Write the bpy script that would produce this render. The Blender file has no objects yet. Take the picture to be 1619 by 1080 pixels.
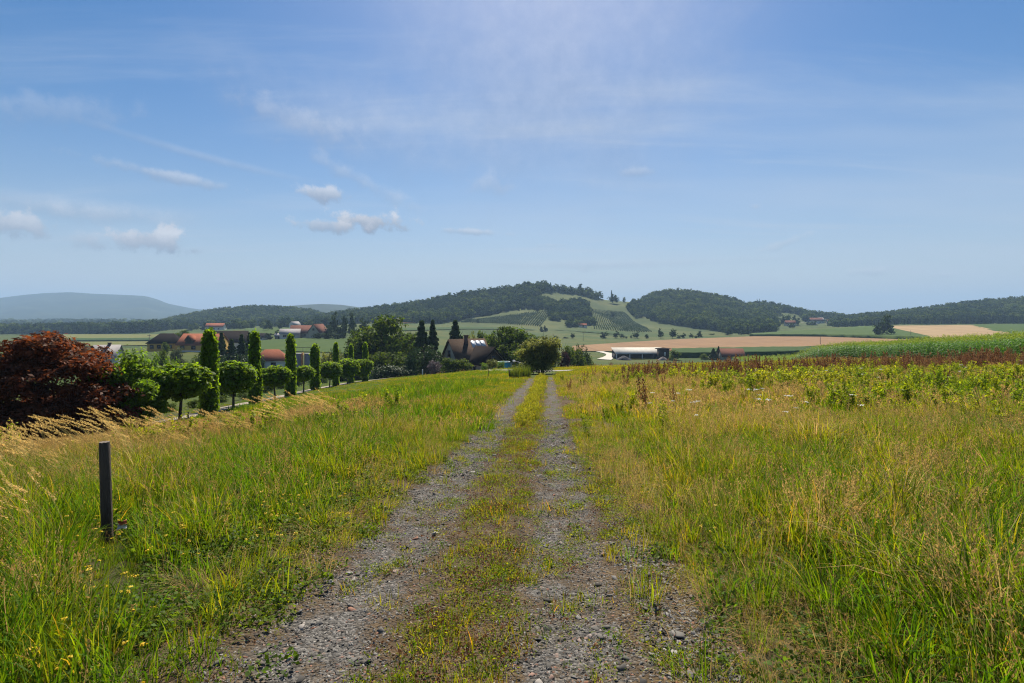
import bpy, math, random
import numpy as np
from mathutils import Vector, Matrix

# ------------------------------------------------------------------ camera, sky, sun, exposure
S = bpy.context.scene
COL = S.collection
F, CX, HY, CAMZ = 900.0, 809.5, 500.0, 1.7          # focal length in photo pixels, image centre, horizon row, eye height
cam = bpy.data.cameras.new('camera'); cam.sensor_width = 36.0; cam.lens = F / 1619 * 36.0
cam.shift_y = -(540 - HY) / 1619; cam.clip_start = 0.05; cam.clip_end = 40000
camo = bpy.data.objects.new('camera', cam); COL.objects.link(camo)
camo.location = (0, 0, CAMZ); camo.rotation_euler = (math.radians(90), 0, 0); S.camera = camo

SUN_EL, SUN_AZ = math.radians(47), math.radians(4)   # azimuth measured from straight ahead (+Y) towards +X
sd = Vector((math.sin(SUN_AZ) * math.cos(SUN_EL), math.cos(SUN_AZ) * math.cos(SUN_EL), math.sin(SUN_EL)))
sun = bpy.data.lights.new('sun', 'SUN'); sun.energy = 5.0; sun.angle = math.radians(0.5); sun.color = (1.0, 0.92, 0.78)
suno = bpy.data.objects.new('sun', sun); COL.objects.link(suno)
suno.rotation_euler = (-sd).to_track_quat('-Z', 'Y').to_euler(); suno.location = (0, 0, 400)

S.view_settings.view_transform = 'Standard'; S.view_settings.look = 'None'
S.view_settings.gamma = 1.0; S.view_settings.use_curve_mapping = False
S.view_settings.exposure = 0.92
cy = S.cycles
cy.max_bounces = 6; cy.diffuse_bounces = 3; cy.glossy_bounces = 2; cy.transmission_bounces = 4; cy.volume_bounces = 0
cy.caustics_reflective = False; cy.caustics_refractive = False
cy.use_denoising = True; cy.denoiser = 'OPENIMAGEDENOISE'; cy.denoising_input_passes = 'RGB_ALBEDO_NORMAL'; cy.denoising_prefilter = 'NONE'; cy.use_adaptive_sampling = False; cy.filter_width = 1.15
cy.sample_clamp_indirect = 4.0

def N(nt, typ, **kw):
    n = nt.nodes.new(typ)
    for k, v in kw.items():
        if k == 'inp':
            for a, b in v.items(): n.inputs[a].default_value = b
        else: setattr(n, k, v)
    return n

def make_world():
    w = bpy.data.worlds.new('World'); S.world = w; w.use_nodes = True
    nt = w.node_tree; nt.nodes.clear(); L = nt.links.new
    out = N(nt, 'ShaderNodeOutputWorld'); bg = N(nt, 'ShaderNodeBackground'); bg.inputs[1].default_value = 0.050
    L(bg.outputs[0], out.inputs[0])
    sky = N(nt, 'ShaderNodeTexSky'); sky.sky_type = 'NISHITA'; sky.sun_disc = False
    sky.sun_elevation = SUN_EL; sky.sun_rotation = SUN_AZ; sky.altitude = 300
    sky.air_density = 1.0; sky.dust_density = .9; sky.ozone_density = 3.0
    hs = N(nt, 'ShaderNodeHueSaturation', inp={'Saturation': 1.56, 'Value': 0.98}); L(sky.outputs[0], hs.inputs['Color'])
    tc = N(nt, 'ShaderNodeTexCoord'); dirv = tc.outputs['Generated']
    sep = N(nt, 'ShaderNodeSeparateXYZ'); L(dirv, sep.inputs[0])
    def math_(op, a, b=None, clamp=False):
        m = N(nt, 'ShaderNodeMath', operation=op, use_clamp=clamp)
        for i, v in enumerate((a, b)):
            if v is None: continue
            if isinstance(v, (int, float)): m.inputs[i].default_value = v
            else: L(v, m.inputs[i])
        return m.outputs[0]
    # thin high cloud lies on a flat layer: direction / height
    hz = math_('ADD', math_('MAXIMUM', sep.outputs[2], 0.0), 0.09)
    px = math_('DIVIDE', sep.outputs[0], hz); py = math_('DIVIDE', sep.outputs[1], hz)
    comb = N(nt, 'ShaderNodeCombineXYZ'); L(px, comb.inputs[0]); L(py, comb.inputs[1])
    def cirrus(rot, scale, lo, hi, detail, dist, loc):
        mp = N(nt, 'ShaderNodeMapping'); mp.inputs['Rotation'].default_value = (0, 0, rot); mp.inputs['Scale'].default_value = scale
        mp.inputs['Location'].default_value = loc
        L(comb.outputs[0], mp.inputs[0])
        no = N(nt, 'ShaderNodeTexNoise', inp={'Scale': 1.0, 'Detail': detail, 'Roughness': 0.6, 'Distortion': dist}); L(mp.outputs[0], no.inputs['Vector'])
        mr = N(nt, 'ShaderNodeMapRange', interpolation_type='SMOOTHSTEP', inp={'From Min': lo, 'From Max': hi}); L(no.outputs[0], mr.inputs[0])
        return mr.outputs[0]
    c1 = cirrus(0.5, (0.35, 1.6, 1), 0.50, 0.85, 7, 0.6, (3.1, 0, 0))
    c2 = cirrus(-0.15, (0.16, 0.5, 1), 0.42, 0.8, 4, 0.3, (7.7, 2, 0))
    ci = math_('ADD', math_('MULTIPLY', c1, 0.58), math_('MULTIPLY', c2, 0.42), True)
    mix = N(nt, 'ShaderNodeMix', data_type='RGBA'); mix.inputs[7].default_value = (6.6, 7.4, 8.6, 1)
    L(ci, mix.inputs[0]); L(hs.outputs[0], mix.inputs[6]); cur = mix.outputs[2]
    # thin pale veil thickening towards the horizon
    ve = math_('MULTIPLY', math_('POWER', 2.718, math_('MULTIPLY', math_('MAXIMUM', sep.outputs[2], 0.0), -6.0)), .85)
    vm = N(nt, 'ShaderNodeMix', data_type='RGBA'); vm.inputs[7].default_value = (6.2, 6.3, 7.1, 1); L(ve, vm.inputs[0]); L(cur, vm.inputs[6]); cur = vm.outputs[2]
    # small clouds: x, y, half width, half height (in the photo), brightness of the puff, streak?
    clouds = [(238, 378, 50, 16, .9, 0), (15, 352, 50, 20, .8, 0), (575, 349, 66, 17, .92, 0), (520, 356, 46, 9, .7, 0), (505, 306, 36, 10, .70, 0),
              (140, 377, 28, 12, .5, 0), (262, 277, 120, 9, .45, .12), (880, 130, 330, 190, .30, 0), (560, 200, 260, 70, .22, .2), (330, 250, 210, 8, .22, .16), (80, 175, 130, 26, .18, -.15), (470, 190, 120, 22, .24, .25), (120, 330, 190, 22, .30, .02), (752, 367, 60, 5, .5, .06), (928, 427, 16, 6, .35, 0),
              (1375, 430, 32, 7, .45, 0), (1240, 385, 40, 7, .3, -.3), (1490, 435, 20, 5, .3, 0), (440, 452, 34, 8, .4, 0), (655, 444, 26, 7, .4, 0), (360, 446, 30, 6, .4, 0),
              (560, 280, 130, 12, .26, .42), (1010, 272, 34, 7, .25, 0), (1195, 327, 16, 6, .3, 0), (880, 388, 40, 4, .25, 0), (770, 290, 30, 14, .25, 0), (960, 418, 330, 9, .28, 0), (150, 340, 120, 20, .3, .0)]
    no = N(nt, 'ShaderNodeTexNoise', inp={'Scale': 34.0, 'Detail': 7.0, 'Roughness': 0.62}); L(dirv, no.inputs['Vector'])
    no2 = N(nt, 'ShaderNodeTexNoise', inp={'Scale': 11.0, 'Detail': 3.0, 'Roughness': 0.5}); L(dirv, no2.inputs['Vector'])
    for (x, y, a, b, amt, rot) in clouds:
        u, v = (x - CX) / F, (HY - y) / F
        c = Vector((u, 1, v)); n = c.length; c /= n
        big = (1.05 if amt > .9 else 1.4) if b > 8 and a < 80 else 1.1; r_ = a * big / F / n; h_ = b * big / F / n
        fwd = c; rt = fwd.cross(Vector((0, 0, 1))).normalized(); up = rt.cross(fwd)
        if rot: rt, up = rt * math.cos(rot) - up * math.sin(rot), up * math.cos(rot) + rt * math.sin(rot)
        m = Matrix((rt, up, fwd)).transposed()
        mp = N(nt, 'ShaderNodeMapping', vector_type='TEXTURE'); L(dirv, mp.inputs[0])
        mp.inputs['Location'].default_value = c; mp.inputs['Rotation'].default_value = m.to_euler(); mp.inputs['Scale'].default_value = (r_, h_, .6)
        ln = N(nt, 'ShaderNodeVectorMath', operation='LENGTH'); L(mp.outputs[0], ln.inputs[0])
        s1 = math_('ADD', math_('SUBTRACT', 1.0, ln.outputs['Value']), math_('MULTIPLY', math_('SUBTRACT', no.outputs[0], 0.5), 2.6 if a < 150 else .25))
        s1 = math_('ADD', s1, math_('MULTIPLY', math_('SUBTRACT', no2.outputs[0], 0.5), 1.2 if a < 150 else .7))
        soft = .55 if amt > .55 else 1.1; soft = 1.0 if a > 150 else soft
        mr = N(nt, 'ShaderNodeMapRange', interpolation_type='SMOOTHSTEP', inp={'From Min': -.02, 'From Max': -.02 + soft}); L(s1, mr.inputs[0])
        fac = math_('MULTIPLY', mr.outputs[0], amt)
        sp = N(nt, 'ShaderNodeSeparateXYZ'); L(mp.outputs[0], sp.inputs[0])
        sh = N(nt, 'ShaderNodeMapRange', inp={'From Min': -0.7, 'From Max': 0.6})
        L(math_('ADD', sp.outputs[1], math_('MULTIPLY', math_('SUBTRACT', no.outputs[0], .5), 1.6)), sh.inputs[0])
        cm = N(nt, 'ShaderNodeMix', data_type='RGBA'); L(sh.outputs[0], cm.inputs[0])
        cm.inputs[6].default_value = (2.7, 3.1, 4.1, 1); cm.inputs[7].default_value = (8.2, 8.2, 8.6, 1)
        mx = N(nt, 'ShaderNodeMix', data_type='RGBA'); L(fac, mx.inputs[0]); L(cur, mx.inputs[6]); L(cm.outputs[2], mx.inputs[7]); cur = mx.outputs[2]
    L(cur, bg.inputs[0])
make_world()

# ------------------------------------------------------------------ helpers
rng = np.random.default_rng(7)
def R(seed): return np.random.default_rng(seed)

def sstep(a, b, x):
    t = np.clip((np.asarray(x, float) - a) / (b - a), 0, 1); return t * t * (3 - 2 * t)

_grids = {}
def vnoise(x, y, scale=1.0, seed=0):
    """smooth value noise in 0..1"""
    if seed not in _grids: _grids[seed] = R(1000 + seed).random((256, 256))
    g = _grids[seed]
    x = np.asarray(x, float) / scale + 37.3 * seed; y = np.asarray(y, float) / scale + 11.9 * seed
    xi, yi = np.floor(x).astype(int), np.floor(y).astype(int); fx, fy = x - xi, y - yi
    fx, fy = fx * fx * (3 - 2 * fx), fy * fy * (3 - 2 * fy)
    a, b, c, d = g[xi % 256, yi % 256], g[(xi + 1) % 256, yi % 256], g[xi % 256, (yi + 1) % 256], g[(xi + 1) % 256, (yi + 1) % 256]
    return (a * (1 - fx) + b * fx) * (1 - fy) + (c * (1 - fx) + d * fx) * fy
def fnoise(x, y, scale=1.0, seed=0):
    return vnoise(x, y, scale, seed) * .55 + vnoise(x, y, scale / 2.1, seed + 1) * .28 + vnoise(x, y, scale / 4.3, seed + 2) * .17

def mesh_np(name, verts, faces, mats=(), cols=None, midx=None, smooth=False):
    """verts (n,3); faces: list of (k,3|4) int arrays"""
    me = bpy.data.meshes.new(name)
    verts = np.asarray(verts, np.float32).reshape(-1, 3)
    faces = [np.asarray(f, np.int32) for f in (faces if isinstance(faces, list) else [faces])]
    faces = [f for f in faces if len(f)]
    me.vertices.add(len(verts)); me.vertices.foreach_set('co', verts.ravel())
    tot = np.concatenate([np.full(len(f), f.shape[1], np.int32) for f in faces])
    lv = np.concatenate([f.ravel() for f in faces])
    me.loops.add(len(lv)); me.loops.foreach_set('vertex_index', lv)
    me.polygons.add(len(tot)); st = np.concatenate([[0], np.cumsum(tot)[:-1]]).astype(np.int32)
    me.polygons.foreach_set('loop_start', st); me.polygons.foreach_set('loop_total', tot)
    if midx is not None: me.polygons.foreach_set('material_index', np.asarray(midx, np.int32))
    if smooth: me.polygons.foreach_set('use_smooth', np.ones(len(tot), bool))
    if cols is not None:
        cols = np.asarray(cols, np.float32)
        if cols.shape[1] == 3: cols = np.hstack([cols, np.ones((len(cols), 1), np.float32)])
        at = me.color_attributes.new('Col', 'FLOAT_COLOR', 'POINT'); at.data.foreach_set('color', cols.ravel())
    for m in (mats if isinstance(mats, (list, tuple)) else [mats]): me.materials.append(m)
    me.update(calc_edges=True); me.validate()
    return me

def obj(name, me, parent=None, loc=None, link=True):
    o = bpy.data.objects.new(name, me)
    if link: COL.objects.link(o)
    if parent is not None: o.parent = parent
    if loc is not None: o.location = loc
    return o
def tag(o, label=None, cat=None, group=None, kind=None):
    if label: o['label'] = label
    if cat: o['category'] = cat
    if group: o['group'] = group
    if kind: o['kind'] = kind
    return o
def thing(name, label, cat, loc=(0, 0, 0), rz=0, group=None):
    o = bpy.data.objects.new(name, None); COL.objects.link(o); o.empty_display_size = .3
    o.location = loc; o.rotation_euler = (0, 0, rz); return tag(o, label, cat, group)
def copy_tree(o, parent=None):
    c = o.copy(); COL.objects.link(c)
    if parent is not None: c.parent = parent
    for ch in o.children: copy_tree(ch, c)
    return c

class MB:
    """collects shapes into one mesh"""
    def __init__(s): s.v, s.f3, s.f4, s.n, s.c = [], [], [], 0, []
    def add(s, v, f4=None, f3=None, col=None):
        v = np.asarray(v, float).reshape(-1, 3)
        if f4 is not None and len(f4): s.f4.append(np.asarray(f4, int).reshape(-1, 4) + s.n)
        if f3 is not None and len(f3): s.f3.append(np.asarray(f3, int).reshape(-1, 3) + s.n)
        s.v.append(v); s.n += len(v)
        s.c.append(np.tile(np.asarray((1, 1, 1) if col is None else col, float), (len(v), 1)) if col is None or np.ndim(col) == 1 else np.asarray(col))
        return s
    def box(s, x0, x1, y0, y1, z0, z1, col=None):
        v = [(x, y, z) for z in (z0, z1) for y in (y0, y1) for x in (x0, x1)]
        return s.add(v, [(0, 2, 3, 1), (4, 5, 7, 6), (0, 1, 5, 4), (1, 3, 7, 5), (3, 2, 6, 7), (2, 0, 4, 6)], col=col)
    def tube(s, pts, rad, n=8, col=None, cap=True):
        pts = [Vector(p) for p in pts]; rad = rad if hasattr(rad, '__len__') else [rad] * len(pts)
        vs = []; up = Vector((0.13, 0.31, 0.94))
        for i, p in enumerate(pts):
            d = (pts[min(i + 1, len(pts) - 1)] - pts[max(i - 1, 0)]).normalized()
            a = d.cross(up)
            if a.length < .05: a = d.cross(Vector((1, 0, 0)))
            a.normalize(); b = d.cross(a)
            for k in range(n):
                t = 2 * math.pi * k / n; vs.append(p + (a * math.cos(t) + b * math.sin(t)) * rad[i])
        f = [(i * n + k, i * n + (k + 1) % n, (i + 1) * n + (k + 1) % n, (i + 1) * n + k) for i in range(len(pts) - 1) for k in range(n)]
        f3 = []
        if cap:
            vs.append(pts[-1]); m = len(vs) - 1; o = (len(pts) - 1) * n
            f3 = [(o + k, o + (k + 1) % n, m) for k in range(n)]
        return s.add([tuple(v) for v in vs], f, f3, col)
    def data(s): return np.concatenate(s.v), [np.concatenate(x) for x in (s.f4, s.f3) if x], np.concatenate(s.c)
    def mesh(s, name, mat, smooth=False):
        v, f, c = s.data(); return mesh_np(name, v, f, mat, c, smooth=smooth)
    def build(s, name, mat, parent=None, smooth=False): return obj(name, s.mesh(name, mat, smooth), parent)

# ------------------------------------------------------------------ terrain height
DN = np.array([150, 220, 300, 400, 500, 600, 750, 1000, 1500, 2500, 5000, 9000.])
TAB = {  # photo column -> row at which bare ground shows at each depth of DN
    -900: [586, 555, 552, 548, 542, 535, 528, 521, 514, 508.5, 504, 502],
    0:    [586, 555, 552, 548, 542, 535, 528, 521, 514, 508.5, 504, 502],
    200:  [588, 556, 552, 547, 540, 534, 527.5, 520, 513, 508.5, 504, 502],
    300:  [590, 554, 547, 540, 533, 527, 521, 516, 512, 508, 504, 502],
    380:  [589, 560, 547, 536, 526, 521, 518, 515, 512, 508, 504, 502],
    480:  [588, 567, 545, 531, 521, 518, 516, 515, 512, 508, 504, 502],
    620:  [588, 562, 546, 530, 518, 511, 510, 510, 510, 508, 504, 502],
    740:  [589, 568, 552, 536, 525, 517, 513, 511, 510, 508, 504, 502],
    900:  [592, 572, 556, 543, 533, 525, 516, 512, 510, 508, 504, 502],
    1000: [594, 575, 557.5, 545, 536, 527, 517, 513, 510, 508, 504, 502],
    1150: [590, 572, 555, 542, 533, 528, 521, 513, 510, 508, 504, 502],
    1300: [582, 567, 552, 540, 530, 523, 515, 510, 509, 508, 504, 502],
    1450: [560, 553, 545, 535, 524, 515, 512, 510, 509, 508, 504, 502],
    1619: [540, 540, 540, 533, 522, 513, 511, 510, 509, 508, 504, 502],
    2500: [540, 540, 540, 533, 522, 513, 511, 510, 509, 508, 504, 502]}
TX = np.array(sorted(TAB)); TZ = np.array([[CAMZ - (y - HY) / F * d for y, d in zip(TAB[x], DN)] for x in TX])

def near_h(X, Y):
    sl = np.maximum(-X - 2, 0); sr = np.maximum(X - 2, 0)
    sl = np.where(sl > 34, 34 + (sl - 34) * .05, sl); sr = np.where(sr > 60, 60, sr)
    return -0.075 * Y - 0.085 * sl + 0.03 * sr
def H(X, Y):
    X = np.asarray(X, float); Y = np.asarray(Y, float)
    z0 = near_h(X, Y)
    Yc = np.maximum(Y, 60.)
    x = np.clip(CX + F * X / Yc, TX[0], TX[-1] - .01); d = np.clip(Yc, DN[0], DN[-1] - .01)
    i = np.clip(np.searchsorted(TX, x, 'right') - 1, 0, len(TX) - 2); j = np.clip(np.searchsorted(DN, d, 'right') - 1, 0, len(DN) - 2)
    fx = (x - TX[i]) / (TX[i + 1] - TX[i]); fx = fx * fx * (3 - 2 * fx); fd = (d - DN[j]) / (DN[j + 1] - DN[j])
    z1 = (TZ[i, j] * (1 - fd) + TZ[i, j + 1] * fd) * (1 - fx) + (TZ[i + 1, j] * (1 - fd) + TZ[i + 1, j + 1] * fd) * fx
    w = sstep(100, 150, Y)
    z = z0 * (1 - w) + z1 * w
    off = np.abs(X - TC(Y))
    bump = (fnoise(X, Y, 3.5, 20) - .5) * .16 * sstep(2, 6, off) + (fnoise(X, Y, 40, 24) - .5) * 1.0 * sstep(120, 300, Y) * (Y < 1500)
    rut = 0.05 * (np.exp(-((X - TC(Y) + .78) / .38) ** 2) + np.exp(-((X - TC(Y) - .75) / .35) ** 2)) * (1 - sstep(50, 62, Y))
    return z + bump - rut
def TC(Y): return -0.4 + 0.063 * (np.asarray(Y, float) - 3)        # centre line of the track
def h1(X, Y): return float(H(np.array([X]), np.array([Y]))[0])
def px(X, Y, Z): return CX + F * X / Y, HY - F * (Z - CAMZ) / Y
def at(x, d):                                                       # ground point in photo column x at depth d
    X = (x - CX) / F * d; return X, d, h1(X, d)
def depth_at(x, y, d0=3., d1=9000.):
    d = np.geomspace(d0, d1, 1500); X = (x - CX) / F * d; yy = HY - F * (H(X, d) - CAMZ) / d
    k = np.nonzero(yy <= y)[0]; return float(d[k[0]]) if len(k) else d1
def in_poly(x, y, poly):
    x = np.asarray(x); y = np.asarray(y); c = np.zeros(x.shape, bool); n = len(poly)
    for i in range(n):
        (x1, y1), (x2, y2) = poly[i], poly[(i + 1) % n]
        if y1 == y2: continue
        c ^= ((y1 > y) != (y2 > y)) & (x < (x2 - x1) * (y - y1) / (y2 - y1) + x1)
    return c

# ------------------------------------------------------------------ materials
def new_mat(name):
    m = bpy.data.materials.new(name); m.use_nodes = True; nt = m.node_tree; nt.nodes.clear()
    return m, nt, N(nt, 'ShaderNodeOutputMaterial')
def ramp(nt, stops):
    r = N(nt, 'ShaderNodeValToRGB'); e = r.color_ramp.elements
    while len(e) < len(stops): e.new(0.5)
    for k, (p, c) in enumerate(stops): e[k].position = p; e[k].color = (*c, 1) if len(c) == 3 else c
    return r
def leaf_mat(name, a, b, trans=.4, rough=.55, spec=.25, inst=True, tc=None):
    """two leaf colours mixed by a per-plant value; the sheet colour Col (leaf to leaf) multiplies it; light passes through"""
    m, nt, out = new_mat(name); L = nt.links.new
    ca = N(nt, 'ShaderNodeAttribute', attribute_name='Col')
    if inst:
        ti = N(nt, 'ShaderNodeAttribute', attribute_name='tint'); ti.attribute_type = 'INSTANCER'; fac = ti.outputs['Fac']
    else:
        fac = N(nt, 'ShaderNodeObjectInfo').outputs['Random']
    mx = N(nt, 'ShaderNodeMix', data_type='RGBA'); mx.inputs[6].default_value = (*a, 1); mx.inputs[7].default_value = (*b, 1); L(fac, mx.inputs[0])
    mu = N(nt, 'ShaderNodeMix', data_type='RGBA', blend_type='MULTIPLY'); mu.inputs[0].default_value = 1; L(mx.outputs[2], mu.inputs[6]); L(ca.outputs['Color'], mu.inputs[7])
    bs = N(nt, 'ShaderNodeBsdfPrincipled', inp={'Roughness': rough, 'Specular IOR Level': spec}); L(mu.outputs[2], bs.inputs['Base Color'])
    tr = N(nt, 'ShaderNodeBsdfTranslucent')
    tm = N(nt, 'ShaderNodeMix', data_type='RGBA', blend_type='MULTIPLY'); tm.inputs[0].default_value = 1; tm.inputs[7].default_value = (*(tc or (1.25, 1.2, .55)), 1)
    L(mu.outputs[2], tm.inputs[6]); L(tm.outputs[2], tr.inputs[0])
    ms = N(nt, 'ShaderNodeMixShader'); ms.inputs[0].default_value = trans; L(bs.outputs[0], ms.inputs[1]); L(tr.outputs[0], ms.inputs[2]); L(ms.outputs[0], out.inputs[0])
    return m
def flat_mat(name, c1, c2=None, scale=4., rough=.85, bump=.0, bscale=None, spec=.3, metal=0, detail=5, stretch=None):
    m, nt, out = new_mat(name); L = nt.links.new
    bs = N(nt, 'ShaderNodeBsdfPrincipled', inp={'Roughness': rough, 'Specular IOR Level': spec, 'Metallic': metal})
    tc = N(nt, 'ShaderNodeTexCoord'); v = tc.outputs['Object']
    if stretch:
        mp = N(nt, 'ShaderNodeMapping'); mp.inputs['Scale'].default_value = stretch; L(v, mp.inputs[0]); v = mp.outputs[0]
    no = N(nt, 'ShaderNodeTexNoise', inp={'Scale': scale, 'Detail': detail, 'Roughness': .6}); L(v, no.inputs['Vector'])
    r = ramp(nt, [(.3, c1), (.7, c2 or tuple(x * .8 for x in c1))]); L(no.outputs[0], r.inputs[0]); L(r.outputs[0], bs.inputs['Base Color'])
    if bump:
        n2 = N(nt, 'ShaderNodeTexNoise', inp={'Scale': bscale or scale * 4, 'Detail': 6.}); L(v, n2.inputs['Vector'])
        bp = N(nt, 'ShaderNodeBump', inp={'Strength': bump, 'Distance': .05}); L(n2.outputs[0], bp.inputs['Height']); L(bp.outputs[0], bs.inputs['Normal'])
    L(bs.outputs[0], out.inputs[0]); return m

def ground_mat():
    m, nt, out = new_mat('meadow_ground'); L = nt.links.new
    ge = N(nt, 'ShaderNodeNewGeometry'); sp = N(nt, 'ShaderNodeSeparateXYZ'); L(ge.outputs['Position'], sp.inputs[0])
    def noise(s, d=5):
        n = N(nt, 'ShaderNodeTexNoise', inp={'Scale': s, 'Detail': d, 'Roughness': .6}); L(ge.outputs['Position'], n.inputs['Vector']); return n.outputs[0]
    near = ramp(nt, [(.3, (.035, .032, .015)), (.5, (.055, .05, .022)), (.7, (.09, .07, .035))]); L(noise(1.3, 8), near.inputs[0])
    far = ramp(nt, [(.3, (.024, .048, .008)), (.45, (.040, .066, .010)), (.55, (.070, .080, .016)), (.62, (.042, .068, .010)), (.75, (.030, .055, .009))]); L(noise(.011, 6), far.inputs[0])
    fine = ramp(nt, [(.3, (.75, .75, .75)), (.7, (1.2, 1.2, 1.1))]); L(noise(.25, 8), fine.inputs[0])
    mu = N(nt, 'ShaderNodeMix', data_type='RGBA', blend_type='MULTIPLY'); mu.inputs[0].default_value = 1; L(far.outputs[0], mu.inputs[6]); L(fine.outputs[0], mu.inputs[7])
    mr = N(nt, 'ShaderNodeMapRange', inp={'From Min': 26., 'From Max': 60.}); L(sp.outputs[1], mr.inputs[0])
    mx = N(nt, 'ShaderNodeMix', data_type='RGBA'); L(mr.outputs[0], mx.inputs[0]); L(near.outputs[0], mx.inputs[6]); L(mu.outputs[2], mx.inputs[7])
    bs = N(nt, 'ShaderNodeBsdfPrincipled', inp={'Roughness': .95, 'Specular IOR Level': .1}); L(mx.outputs[2], bs.inputs['Base Color'])
    bp = N(nt, 'ShaderNodeBump', inp={'Strength': .6, 'Distance': .06}); L(noise(9, 8), bp.inputs['Height']); L(bp.outputs[0], bs.inputs['Normal'])
    L(bs.outputs[0], out.inputs[0]); return m
def hill_mat(name, a, b, c, scale):
    m, nt, out = new_mat(name); L = nt.links.new
    ge = N(nt, 'ShaderNodeNewGeometry')
    n = N(nt, 'ShaderNodeTexNoise', inp={'Scale': scale, 'Detail': 7, 'Roughness': .62}); L(ge.outputs['Position'], n.inputs['Vector'])
    r = ramp(nt, [(.35, a), (.5, b), (.66, c)]); L(n.outputs[0], r.inputs[0])
    bs = N(nt, 'ShaderNodeBsdfPrincipled', inp={'Roughness': .95, 'Specular IOR Level': .1}); L(r.outputs[0], bs.inputs['Base Color'])
    L(bs.outputs[0], out.inputs[0]); return m
def track_mat():
    m, nt, out = new_mat('track_gravel'); L = nt.links.new
    ge = N(nt, 'ShaderNodeNewGeometry'); ca = N(nt, 'ShaderNodeAttribute', attribute_name='Col')
    def noise(s, d=5, r=.6):
        n = N(nt, 'ShaderNodeTexNoise', inp={'Scale': s, 'Detail': d, 'Roughness': r}); L(ge.outputs['Position'], n.inputs['Vector']); return n.outputs[0]
    vo = N(nt, 'ShaderNodeTexVoronoi', inp={'Scale': 42.}); L(ge.outputs['Position'], vo.inputs['Vector'])
    sepc = N(nt, 'ShaderNodeSeparateColor'); L(vo.outputs['Color'], sepc.inputs[0])
    g = ramp(nt, [(.0, (.056, .052, .047)), (.35, (.095, .089, .081)), (.7, (.135, .127, .116)), (.93, (.195, .184, .17)), (1., (.2, .13, .10))]); L(sepc.outputs[0], g.inputs[0])
    soil = ramp(nt, [(.3, (.055, .04, .026)), (.55, (.105, .076, .048)), (.75, (.17, .125, .08))]); L(noise(7, 9, .7), soil.inputs[0])
    sc = N(nt, 'ShaderNodeSeparateColor'); L(ca.outputs['Color'], sc.inputs[0])
    ad = N(nt, 'ShaderNodeMath', operation='ADD'); L(sc.outputs[0], ad.inputs[0])
    nm = N(nt, 'ShaderNodeMath', operation='MULTIPLY_ADD'); L(noise(3.2, 8, .7), nm.inputs[0]); nm.inputs[1].default_value = 2.2; nm.inputs[2].default_value = -1.1; L(nm.outputs[0], ad.inputs[1])
    st = N(nt, 'ShaderNodeMapRange', inp={'From Min': .3, 'From Max': .65}); L(ad.outputs[0], st.inputs[0])
    mx = N(nt, 'ShaderNodeMix', data_type='RGBA'); L(st.outputs[0], mx.inputs[0]); L(soil.outputs[0], mx.inputs[6]); L(g.outputs[0], mx.inputs[7])
    bs = N(nt, 'ShaderNodeBsdfPrincipled', inp={'Roughness': 1.0, 'Specular IOR Level': .04}); L(mx.outputs[2], bs.inputs['Base Color'])
    inv = N(nt, 'ShaderNodeMath', operation='SUBTRACT'); inv.inputs[0].default_value = 1; L(vo.outputs['Distance'], inv.inputs[1])
    bp = N(nt, 'ShaderNodeBump', inp={'Strength': .9, 'Distance': .02}); L(inv.outputs[0], bp.inputs['Height'])
    b2 = N(nt, 'ShaderNodeBump', inp={'Strength': .5, 'Distance': .05}); L(noise(14, 8), b2.inputs['Height']); L(bp.outputs[0], b2.inputs['Normal']); L(b2.outputs[0], bs.inputs['Normal'])
    L(bs.outputs[0], out.inputs[0]); return m
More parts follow.
